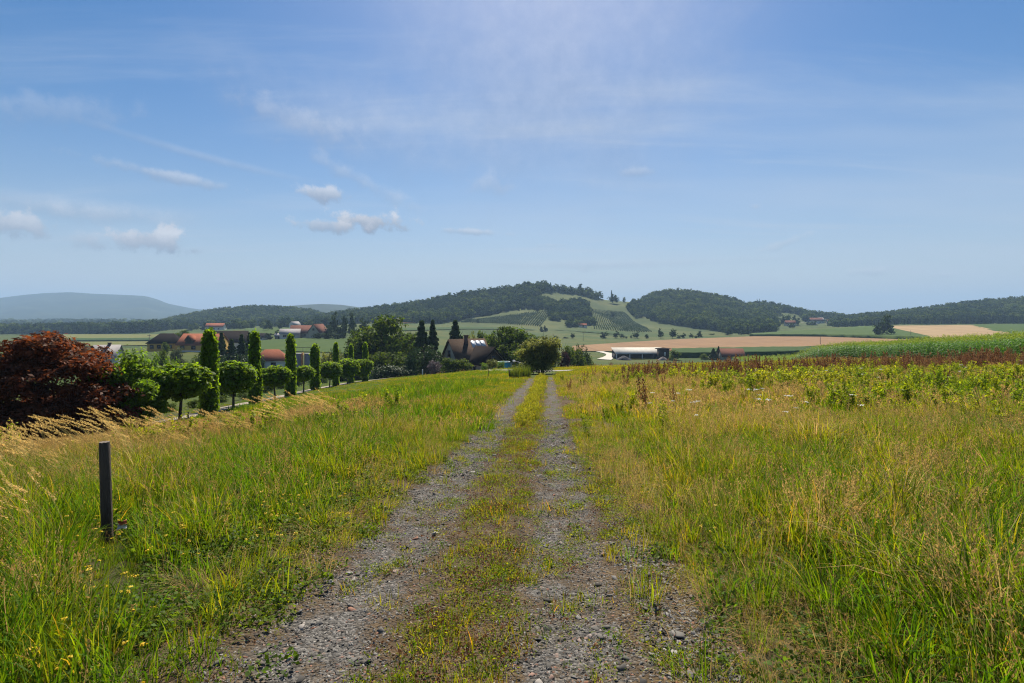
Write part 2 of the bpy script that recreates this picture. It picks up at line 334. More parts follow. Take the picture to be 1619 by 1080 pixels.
# ------------------------------------------------------------------ instancing for what nobody could count
def scatter(name, protos, pos, rotz, scl, tint, idx, tilt=None, label=None, kind='stuff'):
    """one object of kind stuff: protos (meshes) set out on points"""
    col = bpy.data.collections.new(name + '_kinds')
    for k, me in enumerate(protos): col.objects.link(bpy.data.objects.new('%s_kind_%02d' % (name, k), me))
    n = len(pos); me = bpy.data.meshes.new(name); me.vertices.add(n); me.vertices.foreach_set('co', np.asarray(pos, np.float32).ravel())
    def attr(nm, typ, fld, val):
        a = me.attributes.new(nm, typ, 'POINT'); a.data.foreach_set(fld, np.asarray(val).ravel())
    rot = np.zeros((n, 3), np.float32); rot[:, 2] = rotz
    if tilt is not None: rot[:, :2] = tilt
    attr('rot', 'FLOAT_VECTOR', 'vector', rot)
    s = np.asarray(scl, np.float32); s = np.repeat(s[:, None], 3, 1) if s.ndim == 1 else s
    attr('scl', 'FLOAT_VECTOR', 'vector', s)
    attr('tint', 'FLOAT', 'value', np.asarray(tint, np.float32)); attr('idx', 'INT', 'value', np.asarray(idx, np.int32))
    o = obj(name, me); tag(o, label, kind=kind)
    ng = bpy.data.node_groups.new(name + '_nodes', 'GeometryNodeTree')
    ng.interface.new_socket('Geometry', in_out='INPUT', socket_type='NodeSocketGeometry'); ng.interface.new_socket('Geometry', in_out='OUTPUT', socket_type='NodeSocketGeometry')
    gi, go = N(ng, 'NodeGroupInput'), N(ng, 'NodeGroupOutput'); L = ng.links.new
    ci = N(ng, 'GeometryNodeCollectionInfo'); ci.inputs[0].default_value = col; ci.inputs[1].default_value = True; ci.inputs[2].default_value = True
    ip = N(ng, 'GeometryNodeInstanceOnPoints')
    def na(nm, typ):
        a = N(ng, 'GeometryNodeInputNamedAttribute', data_type=typ); a.inputs[0].default_value = nm; return a.outputs[0]
    L(gi.outputs[0], ip.inputs['Points']); L(ci.outputs[0], ip.inputs['Instance']); ip.inputs['Pick Instance'].default_value = True
    L(na('idx', 'INT'), ip.inputs['Instance Index']); L(na('rot', 'FLOAT_VECTOR'), ip.inputs['Rotation']); L(na('scl', 'FLOAT_VECTOR'), ip.inputs['Scale'])
    L(ip.outputs[0], go.inputs[0])
    md = o.modifiers.new('scatter', 'NODES'); md.node_group = ng
    return o

# ------------------------------------------------------------------ the setting: ground, track, path, fields
M = {}
M['ground'] = ground_mat()
def build_ground():
    ys = np.concatenate([np.linspace(-8, 20, 90), np.geomspace(20.5, 150, 110), np.geomspace(153, 9000, 130)])
    s = np.linspace(-1, 1, 301); s = np.sign(s) * (np.abs(s) ** 1.25) * 1.7
    Y, Sx = np.meshgrid(ys, s, indexing='ij'); X = Sx * (Y + 14)
    Z = H(X, Y); v = np.stack([X, Y, Z], -1).reshape(-1, 3); n, m = X.shape
    i = np.arange((n - 1) * m).reshape(n - 1, m)[:, :-1].ravel()
    f = np.stack([i, i + 1, i + m + 1, i + m], 1)
    tag(obj('ground', mesh_np('ground', v, f, M['ground'], smooth=True)), 'gently sloping meadow ground falling away to the valley fields', kind='structure')
build_ground()

M['track'] = track_mat()
def build_track():
    ys = np.concatenate([np.arange(-4, 20, .12), np.arange(20, 57, .4)]); vs = np.linspace(-2.0, 2.1, 42)
    Y, V = np.meshgrid(ys, vs, indexing='ij'); X = TC(Y) + V
    prof = .03 - .07 * sstep(1.5, 2.05, np.abs(V)) + (fnoise(X, Y, .5, 30) - .5) * .035
    fade = 1 - sstep(50, 56, Y)
    Z = H(X, Y) + prof * fade - .05 * (1 - fade)
    rut = np.maximum(np.exp(-((V + .78) / .42) ** 4), np.exp(-((V - .75) / .36) ** 4) * .93)
    rut = np.maximum(rut, .62 * np.exp(-((V - 1.35) / .3) ** 2) * (Y < 7))
    c = np.stack([rut * .60 + .0] * 3, -1).reshape(-1, 3)
    v = np.stack([X, Y, Z], -1).reshape(-1, 3); n, m = X.shape
    i = np.arange((n - 1) * m).reshape(n - 1, m)[:, :-1].ravel(); f = np.stack([i, i + 1, i + m + 1, i + m], 1)
    tag(obj('gravel_track', mesh_np('gravel_track', v, f, M['track'], c, smooth=True)), 'two grey gravel ruts with a weedy strip between them', kind='structure')
build_track()

def strip(name, near, far, mat, rows=10, cols=40, h=0.0, off=None, label=None, d0=120, kind='structure', d1=9000):
    """a field sheet between two photo-row polylines, laid on the ground at its own depth; h lifts a standing crop and gives it sides"""
    xs = np.linspace(max(near[0][0], far[0][0]), min(near[-1][0], far[-1][0]), cols)
    ny = np.interp(xs, *zip(*near)); fy = np.interp(xs, *zip(*far))
    dn = np.array([depth_at(x, y, d0, d1) for x, y in zip(xs, ny)]); df = np.array([depth_at(x, y, d0, d1) for x, y in zip(xs, fy)])
    df = np.maximum(df, dn + 3)
    t = np.linspace(0, 1, rows)[:, None]; D = dn[None] * (1 - t) + df[None] * t; X = (xs[None] - CX) / F * D
    o = off if off is not None else .0011 * D + .05
    Z = H(X, D) + o + h
    if h:
        Z = Z + (R(5).random(Z.shape) - .5) * .3
        X = np.concatenate([X[:1], X, X[-1:]]); D = np.concatenate([D[:1], D, D[-1:]]); Z = np.concatenate([H(X[:1], D[:1]) - .5, Z, H(X[-1:], D[-1:]) - .5])
    n, m = X.shape
    i = np.arange((n - 1) * m).reshape(n - 1, m)[:, :-1].ravel(); f = np.stack([i, i + 1, i + m + 1, i + m], 1)
    return tag(obj(name, mesh_np(name, np.stack([X, D, Z], -1).reshape(-1, 3), f, mat, smooth=not h)), label, kind=kind)
def field_mat(name, a, b, rot, freq, mixf=.5, nscale=.05):
    m, nt, out = new_mat(name); L = nt.links.new
    ge = N(nt, 'ShaderNodeNewGeometry')
    mp = N(nt, 'ShaderNodeMapping'); mp.inputs['Rotation'].default_value = (0, 0, rot); mp.inputs['Scale'].default_value = (freq, freq * .02, .0); L(ge.outputs['Position'], mp.inputs[0])
    n = N(nt, 'ShaderNodeTexNoise', inp={'Scale': 1.0, 'Detail': 3., 'Distortion': .2}); L(mp.outputs[0], n.inputs['Vector'])
    n2 = N(nt, 'ShaderNodeTexNoise', inp={'Scale': nscale, 'Detail': 8., 'Roughness': .65}); L(ge.outputs['Position'], n2.inputs['Vector'])
    mx0 = N(nt, 'ShaderNodeMix', data_type='FLOAT'); mx0.inputs[0].default_value = mixf; L(n2.outputs[0], mx0.inputs[2]); L(n.outputs[0], mx0.inputs[3])
    r = ramp(nt, [(.34, a), (.66, b)]); L(mx0.outputs[0], r.inputs[0])
    bs = N(nt, 'ShaderNodeBsdfPrincipled', inp={'Roughness': .95, 'Specular IOR Level': .08}); L(r.outputs[0], bs.inputs['Base Color']); L(bs.outputs[0], out.inputs[0]); return m
M['stubble'] = field_mat('stubble_soil', (.25, .15, .075), (.17, .10, .052), 1.35, .25)
M['straw'] = field_mat('straw_rows', (.38, .265, .145), (.21, .145, .075), 1.0, .20, .75)
M['crop'] = field_mat('green_crop', (.036, .070, .010), (.058, .090, .016), .4, .5)
M['crop_dark'] = field_mat('dark_maize', (.022, .05, .009), (.036, .066, .012), .9, .6)
M['hay'] = field_mat('pale_hay', (.15, .14, .042), (.10, .115, .028), 1.4, .3)
M['sward'] = field_mat('valley_sward', (.034, .066, .010), (.052, .082, .014), 1.2, .3)
strip('brown_field', [(905, 556), (1000, 556.5), (1160, 553.5), (1300, 547.5), (1440, 539)], [(905, 548), (1000, 541.5), (1080, 537), (1200, 532.5), (1300, 533.5), (1440, 538)], M['stubble'], 16, 60, label='bare reddish brown stubble field behind the long barn')
strip('green_field', [(1185, 532.6), (1300, 533.4), (1395, 535.5), (1470, 538)], [(1185, 531.5), (1240, 527), (1300, 523.5), (1390, 517.5), (1470, 536)], M['crop'], 12, 50, h=1.6, label='standing green crop with a dark edge beyond the brown field')
strip('straw_field', [(1412, 530), (1475, 537), (1595, 530)], [(1412, 516), (1535, 515), (1595, 527)], M['straw'], 14, 40, label='tan field with curved rows of straw on the slope')
strip('green_field', [(1540, 517), (1592, 529), (1700, 530)], [(1540, 513.5), (1700, 512.6)], M['crop'], 10, 20, label='green field beside the straw rows under the wood')
strip('maize_field', [(1062, 566), (1180, 566), (1320, 562)], [(1062, 558), (1180, 556), (1320, 554.5)], M['crop_dark'], 8, 30, h=2.0, label='dark green maize block in front of the brown field')
strip('hay_field', [(60, 536.5), (200, 536.5), (292, 535)], [(60, 529.5), (292, 529.5)], M['hay'], 8, 20, label='pale hay field in front of the far tree belt')
strip('hay_field', [(60, 549), (292, 546)], [(60, 541.5), (292, 540.5)], M['hay'], 8, 20, label='pale yellow green strip beyond the garden trees')
strip('crop_field', [(60, 541), (292, 540)], [(60, 537.5), (292, 536)], M['crop_dark'], 6, 20, h=.8, label='thin dark green crop strip between two pale strips')
strip('sloping_field', [(396, 553), (480, 557), (580, 560)], [(396, 540), (480, 535.5), (580, 535)], M['sward'], 10, 40, label='smooth green sloping field above the red hipped roof')
strip('upper_field', [(388, 531), (460, 529)], [(388, 520), (460, 519)], M['crop'], 8, 20, label='light green field below the wooded ridge')
strip('crop_field', [(630, 524), (740, 521), (880, 523), (985, 530)], [(630, 519.5), (740, 518), (880, 520), (985, 526)], M['crop_dark'], 6, 40, label='darker green crop band under the vineyard hill')
strip('stubble_strip', [(630, 511.5), (690, 511.5)], [(630, 509.5), (690, 509.8)], M['stubble'], 4, 20, label='thin rust coloured stubble strip at the wood edge')
M['chalk_road'] = flat_mat('pale_road', (.46, .43, .37), (.38, .35, .3), 3, .9)
M['asphalt'] = flat_mat('drive_asphalt', (.25, .235, .21), (.19, .175, .155), 1.5, .9, .3, 20)
M['path'] = flat_mat('garden_path', (.30, .25, .20), (.22, .18, .14), 2.5, .9, .4, 25)
def ribbon(name, pts, width, mat, label, off=.03, n=12):
    """a road through ground points (X, Y)"""
    P = []
    pts = [np.array(p, float) for p in pts]
    for i in range(len(pts) - 1):
        p0, p1, p2, p3 = pts[max(i - 1, 0)], pts[i], pts[i + 1], pts[min(i + 2, len(pts) - 1)]
        for t in np.linspace(0, 1, n, endpoint=i == len(pts) - 2):
            P.append(.5 * (2 * p1 + (p2 - p0) * t + (2 * p0 - 5 * p1 + 4 * p2 - p3) * t * t + (3 * p1 - p0 - 3 * p2 + p3) * t ** 3))
    P = np.array(P); T = np.gradient(P, axis=0); T /= np.linalg.norm(T, axis=1)[:, None]; Nn = np.stack([-T[:, 1], T[:, 0]], 1)
    ws = np.linspace(-.5, .5, 7); wd = np.interp(np.linspace(0, 1, len(P)), np.linspace(0, 1, len(width)), width) if hasattr(width, '__len__') else np.full(len(P), width)
    X = P[:, None, 0] + Nn[:, None, 0] * ws[None] * wd[:, None]; Y = P[:, None, 1] + Nn[:, None, 1] * ws[None] * wd[:, None]
    Z = H(X, Y) + off; n_, m = X.shape
    i = np.arange((n_ - 1) * m).reshape(n_ - 1, m)[:, :-1].ravel(); f = np.stack([i, i + 1, i + m + 1, i + m], 1)
    return tag(obj(name, mesh_np(name, np.stack([X, Y, Z], -1).reshape(-1, 3), f, mat, smooth=True)), label, kind='structure')
def gp(x, d): return ((x - CX) / F * d, d)
ribbon('valley_road', [gp(955, 236), gp(962, 255), gp(966, 270), gp(962, 285), gp(950, 300), gp(935, 310)], [6, 5, 4.5, 4.5, 4, 4], M['chalk_road'], 'pale winding road beside the long barn', .25)
ribbon('driveway', [gp(905, 74), gp(840, 76), gp(800, 86), gp(770, 100), gp(700, 112), gp(640, 112)], [5, 6, 6, 5, 4, 3.5], M['asphalt'], 'grey asphalt drive leading to the brown roofed house', .05)
ROW = [25.5, 33, 42, 54, 66, 76, 85]
rowx = [284, 369, 435, 480, 521, 549, 574]
pp = [gp(-40, 21.5), gp(120, 22.8), gp(215, 24.5)] + [gp(x - 9, d + 1.1) for x, d in zip(rowx, ROW)] + [gp(640, 108)]
ribbon('garden_path', pp, 1.5, M['path'], 'narrow pale path running under the row of clipped trees', .05)

# ------------------------------------------------------------------ hills
M['hill_green'] = hill_mat('hill_meadow', (.034, .056, .010), (.054, .074, .014), (.090, .098, .026), .012)
M['hill_wood'] = hill_mat('wood_floor', (.025, .045, .015), (.035, .055, .018), (.05, .07, .02), .02)
M['hill_far'] = hill_mat('far_forest', (.014, .026, .014), (.020, .034, .016), (.040, .052, .022), .004)
class Hill:
    def __init__(s, name, ridge, df, dr, mat, label, p=1.0, nx=140, nt=34, foot=None, rough=1.0):
        s.rx, s.ry = zip(*ridge); s.df, s.dr, s.p, s.foot, s.rough = df, dr, p, foot, rough
        xs = np.linspace(ridge[0][0], ridge[-1][0], nx); ts = np.concatenate([np.linspace(0, 1, nt), [1.1, 1.25, 1.5]])
        T, Xp = np.meshgrid(ts, xs, indexing='ij'); P = s.surf(Xp, T); n, m = Xp.shape
        i = np.arange((n - 1) * m).reshape(n - 1, m)[:, :-1].ravel(); f = np.stack([i, i + 1, i + m + 1, i + m], 1)
        s.o = tag(obj(name, mesh_np(name, P.reshape(-1, 3), f, mat, smooth=True)), label, kind='structure')
    def dfx(s, x): return np.interp(x, *zip(*s.df)) if hasattr(s.df, '__len__') else np.full(np.shape(x), float(s.df))
    def surf(s, x, t):
        x = np.asarray(x, float); t = np.asarray(t, float)
        df = s.dfx(x); d = df + (s.dr - df) * t; tt = np.clip(t, 0, 1)
        y0 = HY - F * (H((x - CX) / F * df, df) - 1.5 - CAMZ) / df
        yr = np.interp(x, s.rx, s.ry); y = y0 + (np.minimum(yr, y0) - y0) * tt ** s.p
        z = CAMZ - (y - HY) / F * d - np.maximum(t - 1, 0) * .35 * (s.dr - df)
        z = z + (fnoise(x, t * 160, 28, 40) - .5) * s.rough * .012 * d * np.sin(np.pi * np.clip(tt, 0, 1))
        return np.stack([(x - CX) / F * d, d, z], -1)
Hill('mountain', [(-700, 492), (-300, 482), (-100, 476), (0, 471), (40, 466), (70, 463.5), (110, 462), (150, 464.5), (190, 466), (230, 468), (248, 473), (265, 480), (300, 487), (330, 491), (380, 495), (440, 500)], 2900, 4300, M['hill_far'], 'long blue mountain with a flat top in the far distance', rough=.8)
Hill('far_hill', [(215, 519), (235, 510), (262, 502), (300, 496), (350, 493), (420, 489.5), (450, 484.5), (480, 482), (510, 480.5), (540, 482), (565, 485.5), (610, 489), (700, 497)], 1900, 2600, M['hill_far'], 'low blue wooded hill rising behind the nearer ridges')
hB = Hill('wooded_hill', [(222, 524), (245, 517), (270, 508), (310, 500), (345, 495), (400, 491), (450, 494), (495, 499), (512, 507), (524, 514)], 940, 1180, M['hill_wood'], 'long low ridge under dark wood behind the village')
hC = Hill('vineyard_hill', [(430, 512), (490, 508), (520, 503), (560, 496.5), (600, 491.5), (640, 486.5), (680, 479), (720, 472), (760, 465), (800, 460), (830, 454), (855, 452), (868, 454), (885, 461), (905, 463), (925, 463.5), (940, 468), (955, 474), (975, 476), (1005, 478), (1022, 482), (1050, 492), (1080, 503), (1120, 520)], [(430, 760), (700, 640), (850, 560), (960, 545), (1060, 560), (1120, 560)], 980, M['hill_green'], 'steep vineyard hill with woods round its summit', p=1.12)
hD = Hill('wooded_hill', [(985, 512), (1003, 492), (1015, 478), (1040, 468), (1070, 464), (1105, 468), (1140, 474), (1165, 480), (1180, 486), (1200, 484), (1230, 488), (1260, 494), (1280, 499), (1300, 501), (1340, 507), (1380, 510), (1420, 516)], [(985, 700), (1130, 620), (1250, 610), (1420, 640)], 1080, M['hill_green'], 'rounded wooded hill with meadows on its gentle side')
hE = Hill('wooded_hill', [(1310, 509), (1360, 503), (1400, 500), (1450, 494), (1500, 488), (1550, 482), (1619, 477), (1800, 466), (2300, 455)], 690, 980, M['hill_wood'], 'low hill covered with dark wood above the straw field')

# ------------------------------------------------------------------ leaf crowns
def leaf_quads(P, size, rg, up=.35, aspect=1.7, outward=None, fold=.18):
    """diamond leaves at points P; returns verts (4n,3) and quads"""
    n = len(P); nrm = rg.normal(size=(n, 3)); nrm /= np.linalg.norm(nrm, axis=1)[:, None]
    nrm[:, 2] += up
    if outward is not None: nrm += outward * .7
    nrm /= np.linalg.norm(nrm, axis=1)[:, None]
    a = np.cross(nrm, rg.normal(size=(n, 3))); a /= np.linalg.norm(a, axis=1)[:, None]; b = np.cross(nrm, a)
    s = (size * rg.uniform(.65, 1.35, n))[:, None]
    L = a * s * .5 * aspect ** .5; W = b * s * .5 / aspect ** .5; k = nrm * s * fold
    v = np.stack([P - L, P + W + k, P + L, P - W + k], 1).reshape(-1, 3)
    return v, np.arange(4 * n).reshape(n, 4)
def crown_mesh(name, lobes, nclump, per, leaf, clump, mat, seed, up=.35, shell=.62, vary=.25, hue=0., aspect=1.7, squash=.7, inner=.35, droop=0.):
    """lobes: (cx,cy,cz,rx,ry,rz); leaf clumps spread through the outer part of the lobes, a share of leaves fills the inside"""
    rg = R(seed); lb = np.array(lobes, float); w = (lb[:, 3] * lb[:, 4] + lb[:, 4] * lb[:, 5] + lb[:, 3] * lb[:, 5]); w /= w.sum()
    k = rg.choice(len(lb), nclump, p=w); d = rg.normal(size=(nclump, 3)); d /= np.linalg.norm(d, axis=1)[:, None]
    r = shell + (1 - shell) * rg.random(nclump) ** .6; r *= np.where(rg.random(nclump) < inner, rg.uniform(.3, .9, nclump), 1)
    C = lb[k, :3] + d * lb[k, 3:] * r[:, None]
    cs = clump * rg.uniform(.6, 1.35, nclump)
    off = rg.normal(size=(nclump, per, 3)) * .5; off[..., 2] *= squash
    P = (C[:, None] + off * cs[:, None, None]); P[..., 2] -= droop * (off[..., 0] ** 2 + off[..., 1] ** 2) * cs[:, None]
    P = P.reshape(-1, 3); out = np.repeat(d, per, 0)
    v, q = leaf_quads(P, leaf, rg, up, aspect, out)
    ct = np.clip(1 + rg.normal(size=nclump) * vary * .7, .45, 1.7); lt = np.repeat(ct, per) * np.clip(1 + rg.normal(size=nclump * per) * vary * .6, .5, 1.6)
    hu = np.repeat(rg.normal(size=nclump) * hue, per)
    c = np.stack([lt * (1 + hu), lt, lt * (1 - hu * .5)], 1); c = np.repeat(np.clip(c, .2, 2.2), 4, 0)
    return mesh_np(name, v, q, mat, c)
M['bark'] = flat_mat('bark', (.075, .055, .04), (.045, .033, .025), 9, .9, .5, 30, stretch=(1, 1, .25))
M['far_leaf'] = leaf_mat('far_leaf', (.014, .034, .012), (.10, .135, .032), .3, .9, .03)
def blob_crown(seed, tall=1.0):
    """far-off tree: fuzzy unit crown, base at z=0, height about 1"""
    rg = R(seed); lobes = [(0, 0, .55 * tall, .36, .36, .42 * tall)]
    for k in range(5):
        a = rg.uniform(0, 6.28); lobes.append((math.cos(a) * .24, math.sin(a) * .24, rg.uniform(.35, .75) * tall, .22, .22, .22))
    return crown_mesh('far_tree_crown', lobes, 34, 9, .15, .17, M['far_leaf'], seed, vary=.3, shell=.75, inner=.2)
def spire_crown(seed):
    rg = R(seed); pts = []
    n = 330; t = rg.random(n) ** .8; a = rg.uniform(0, 6.28, n); r = (1 - t) * .23 * (.5 + .5 * rg.random(n)) + .01
    P = np.stack([np.cos(a) * r, np.sin(a) * r, t * .97 + .02 - r * .3], 1)
    v, q = leaf_quads(P, .11, rg, .2); c = np.repeat(np.clip(1 + rg.normal(size=(n, 1)) * .25, .4, 1.6) * np.array([[.75, .85, .9]]), 4, 0)
    return mesh_np('far_conifer_crown', v, q, M['far_leaf'], c)
FAR = [blob_crown(s, tl) for s, tl in ((1, 1), (2, 1.1), (3, .9), (4, 1), (5, 1.15))] + [spire_crown(6)]

def wood(name, label, P, hmin, hmax, conifer=.1, seed=1, wide=1.0):
    rg = R(seed); n = len(P); h = rg.uniform(hmin, hmax, n)
    idx = np.where(rg.random(n) < conifer, 5, rg.integers(0, 5, n))
    w = h * rg.uniform(.85, 1.25, n) * wide
    scl = np.stack([w, w, h], 1); P = P.copy(); P[:, 2] -= h * .12
    tint = np.clip(fnoise(P[:, 0], P[:, 1], 60, 60) * 1.1 - .28 + rg.normal(size=n) * .36, 0, 1)
    return scatter(name, FAR, P, rg.uniform(0, 6.28, n), scl, tint, idx, label=label)
def hill_points(h, n, polys, seed, x0, x1, t0=0., t1=1.0, excl=()):
    rg = R(seed); x = rg.uniform(x0, x1, n); t = rg.uniform(t0, t1, n); P = h.surf(x, t); xx, yy = px(P[:, 0], P[:, 1], P[:, 2])
    k = np.zeros(n, bool)
    for p in polys: k |= in_poly(xx, yy, p)
    for p in excl: k &= ~in_poly(xx, yy, p)
    return P[k]
wood('hill_woods', 'dark wood covering the long low ridge behind the village', hill_points(hB, 2600, [[(200, 480), (530, 480), (530, 540), (200, 540)]], 1, 224, 524, .0, 1.04), 9, 15, .08, 1)
CW = [[(440, 440), (862, 440), (880, 455), (1000, 470), (1000, 479), (930, 471), (880, 462), (866, 461), (845, 470), (835, 478), (800, 489), (765, 498), (740, 504), (690, 512), (640, 512), (560, 513), (440, 516)]]
wood('hill_woods', 'dense wood on the shoulder and summit of the vineyard hill', hill_points(hC, 5200, CW, 2, 440, 1010, .0, 1.03), 7.5, 12, .12, 2)
CM = [[(884, 480), (905, 475), (930, 478), (934, 500), (918, 503), (900, 507), (884, 503)], [(812, 478), (850, 474), (880, 478), (884, 488), (850, 492), (840, 488), (800, 492), (772, 500), (760, 500), (790, 490)], [(868, 488), (884, 488), (884, 508), (868, 506)],
      [(1003, 478), (1022, 484), (1016, 500), (1008, 505), (990, 488)], [(895, 512), (938, 508), (940, 514), (895, 518)]]
wood('hillside_trees', 'scattered trees and copses between the two vineyards', hill_points(hC, 5200, CM, 3, 740, 1030, .0, 1.0), 5, 9, .06, 3)
DW = [[(990, 440), (1180, 440), (1240, 470), (1300, 485), (1330, 495), (1330, 501), (1290, 500), (1270, 500), (1255, 496), (1232, 494), (1226, 499), (1222, 527), (1160, 530), (1120, 522), (1070, 514), (1030, 508), (1005, 500)], [(1300, 486), (1420, 498), (1420, 514), (1380, 516), (1340, 514), (1318, 508), (1300, 503)], [(1268, 498), (1300, 500), (1300, 508), (1285, 510), (1270, 508)]]
wood('hill_woods', 'wood covering the rounded hill right of the vineyards', hill_points(hD, 5600, DW, 4, 990, 1418, .0, 1.03), 8, 13, .08, 4)
wood('hill_woods', 'dark wood above the straw field on the right', hill_points(hE, 5200, [[(1300, 420), (2300, 420), (2300, 540), (1300, 540)]], 5, 1312, 2200, .0, 1.03), 9, 14, .15, 5)
def flat_points(n, x0, x1, d0, d1, seed):
    rg = R(seed); x = rg.uniform(x0, x1, n); d = rg.uniform(d0, d1, n); X = (x - CX) / F * d; return np.stack([X, d, H(X, d)], 1)
wood('tree_belt_woods', 'bluish belt of bushy trees across the left valley floor', np.concatenate([flat_points(520, -500, 245, 730, 850, 6), flat_points(90, 200, 300, 760, 900, 7)]), 8, 15, .03, 6)
wood('distant_woods', 'faint tree clumps on the plain below the mountain', np.concatenate([flat_points(600, -500, 300, 1400, 2700, 8)]), 8, 16, .0, 7, 2.0)
far_rg = R(77)
wood('village_woods', 'bluish trees scattered round the houses at the ridge foot', np.concatenate([flat_points(34, 300, 400, 640, 800, 9), flat_points(26, 400, 520, 620, 820, 10)]), 7, 13, .05, 8)

# ------------------------------------------------------------------ haze
def build_haze():
    hz = MB().box(-11000, 11000, -900, 9300, -60, 330)
    m, nt, out = new_mat('valley_haze')
    v = N(nt, 'ShaderNodeVolumePrincipled'); v.inputs['Color'].default_value = (.46, .69, .98, 1); v.inputs['Density'].default_value = HAZE; v.inputs['Anisotropy'].default_value = 0.0
    m.cycles.volume_sampling = 'DISTANCE'; m.cycles.homogeneous_volume = True
    nt.links.new(v.outputs[0], out.inputs['Volume'])
    tag(hz.build('haze', m), 'pale blue summer haze over the valley', kind='stuff')
HAZE = 0.00019
build_haze()
# ------------------------------------------------------------------ buildings
def roof_mat(name, c1, c2, row=.34):
    m, nt, out = new_mat(name); L = nt.links.new
    tc = N(nt, 'ShaderNodeTexCoord'); wv = N(nt, 'ShaderNodeTexWave', bands_direction='Z', inp={'Scale': 1 / row / 6.28 * 3.14, 'Distortion': .6, 'Detail': 2.}); L(tc.outputs['Object'], wv.inputs['Vector'])
    no = N(nt, 'ShaderNodeTexNoise', inp={'Scale': 3.5, 'Detail': 7., 'Roughness': .7}); L(tc.outputs['Object'], no.inputs['Vector'])
    r = ramp(nt, [(.3, c1), (.7, c2)]); L(no.outputs[0], r.inputs[0])
    bs = N(nt, 'ShaderNodeBsdfPrincipled', inp={'Roughness': 1.0, 'Specular IOR Level': .03}); L(r.outputs[0], bs.inputs['Base Color'])
    bp = N(nt, 'ShaderNodeBump', inp={'Strength': .3, 'Distance': .06}); L(wv.outputs[0], bp.inputs['Height']); L(bp.outputs[0], bs.inputs['Normal']); L(bs.outputs[0], out.inputs[0]); return m
M['tile_brown'] = roof_mat('brown_tiles', (.080, .056, .042), (.048, .035, .028))
M['tile_dark'] = roof_mat('dark_tiles', (.020, .016, .015), (.014, .011, .011))  # dark roofs, taken near black to put the wing slope's shade into the colour
M['tile_red'] = roof_mat('red_tiles', (.26, .10, .06), (.17, .065, .042))
M['tile_rust'] = roof_mat('rust_tiles', (.15, .07, .052), (.10, .05, .04))
M['sheet_white'] = flat_mat('pale_roof_sheet', (.46, .435, .39), (.36, .34, .30), .6, 1.0, stretch=(1, .2, 1), spec=.03)
M['sheet_grey'] = flat_mat('grey_roof_sheet', (.27, .255, .255), (.21, .2, .205), .8, 1.0, spec=.03)
M['render_cream'] = flat_mat('cream_plaster', (.36, .32, .25), (.29, .26, .21), 1.2, .9)
M['render_white'] = flat_mat('white_plaster', (.62, .60, .56), (.52, .5, .47), 1.2, .9)
M['render_yellow'] = flat_mat('yellow_plaster', (.55, .34, .09), (.47, .28, .07), 1.0, .9)
M['render_grey'] = flat_mat('grey_concrete', (.22, .22, .23), (.16, .16, .17), 1.0, .9)
M['wood_dark'] = flat_mat('dark_boards', (.055, .038, .028), (.035, .025, .02), 4, .85, .4, 20, stretch=(4, 4, .4))
M['frame'] = flat_mat('window_frame', (.18, .11, .07), (.14, .09, .06), 5, .6)
M['frame_white'] = flat_mat('white_frame', (.7, .7, .68), (.6, .6, .58), 5, .5)
M['glass'] = flat_mat('window_glass', (.02, .022, .025), (.03, .03, .035), 2, .08, spec=.6)
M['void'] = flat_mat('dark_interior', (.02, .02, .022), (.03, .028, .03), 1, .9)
M['brick'] = flat_mat('chimney_brick', (.12, .07, .055), (.07, .045, .04), 6, .9)
M['solar'] = flat_mat('solar_panel', (.42, .46, .52), (.36, .40, .46), 1.2, .35, spec=.4)
M['orange'] = flat_mat('orange_paint', (.55, .25, .06), (.42, .18, .05), 2, .7)
M['metal_dark'] = flat_mat('dark_pole', (.06, .055, .05), (.04, .038, .035), 6, .7)
M['metal_grey'] = flat_mat('grey_metal', (.3, .3, .3), (.22, .22, .22), 4, .5)

def gable_walls(mb, L, W, he, hr, z0=-1.2):
    x, y = L / 2, W / 2
    v = [(-x, -y, z0), (x, -y, z0), (x, y, z0), (-x, y, z0), (-x, -y, he), (x, -y, he), (x, y, he), (-x, y, he), (-x, 0, hr), (x, 0, hr)]
    return mb.add(v, [(0, 1, 5, 4), (2, 3, 7, 6), (1, 2, 6, 5), (3, 0, 4, 7)], [(5, 6, 9), (7, 4, 8)])
def gable_roof(mb, L, W, he, hr, ov=.45, th=.16):
    x = L / 2 + ov; sl = (hr - he) / (W / 2); y = W / 2 + ov; ze = he - sl * ov
    for s in (-1, 1):
        v = [(-x, 0, hr + .03), (x, 0, hr + .03), (x, s * y, ze + .03), (-x, s * y, ze + .03)]; v += [(a, b, c + th) for a, b, c in v]
        mb.add(v, [(0, 1, 2, 3), (4, 7, 6, 5), (0, 4, 5, 1), (1, 5, 6, 2), (2, 6, 7, 3), (3, 7, 4, 0)])
    return mb
def hip_roof(mb, L, W, he, hr, ov=.5, cut=None):
    x, y = L / 2 + ov, W / 2 + ov; c = cut if cut is not None else W / 2; he -= .1
    v = [(-x, -y, he), (x, -y, he), (x, y, he), (-x, y, he), (-x + c, 0, hr), (x - c, 0, hr)]
    v += [(a, b, he - .18) for a, b, _ in v[:4]]
    return mb.add(v, [(0, 1, 5, 4), (2, 3, 4, 5), (0, 6, 7, 1), (1, 7, 8, 2), (2, 8, 9, 3), (3, 9, 6, 0), (9, 8, 7, 6)], [(1, 2, 5), (3, 0, 4)])
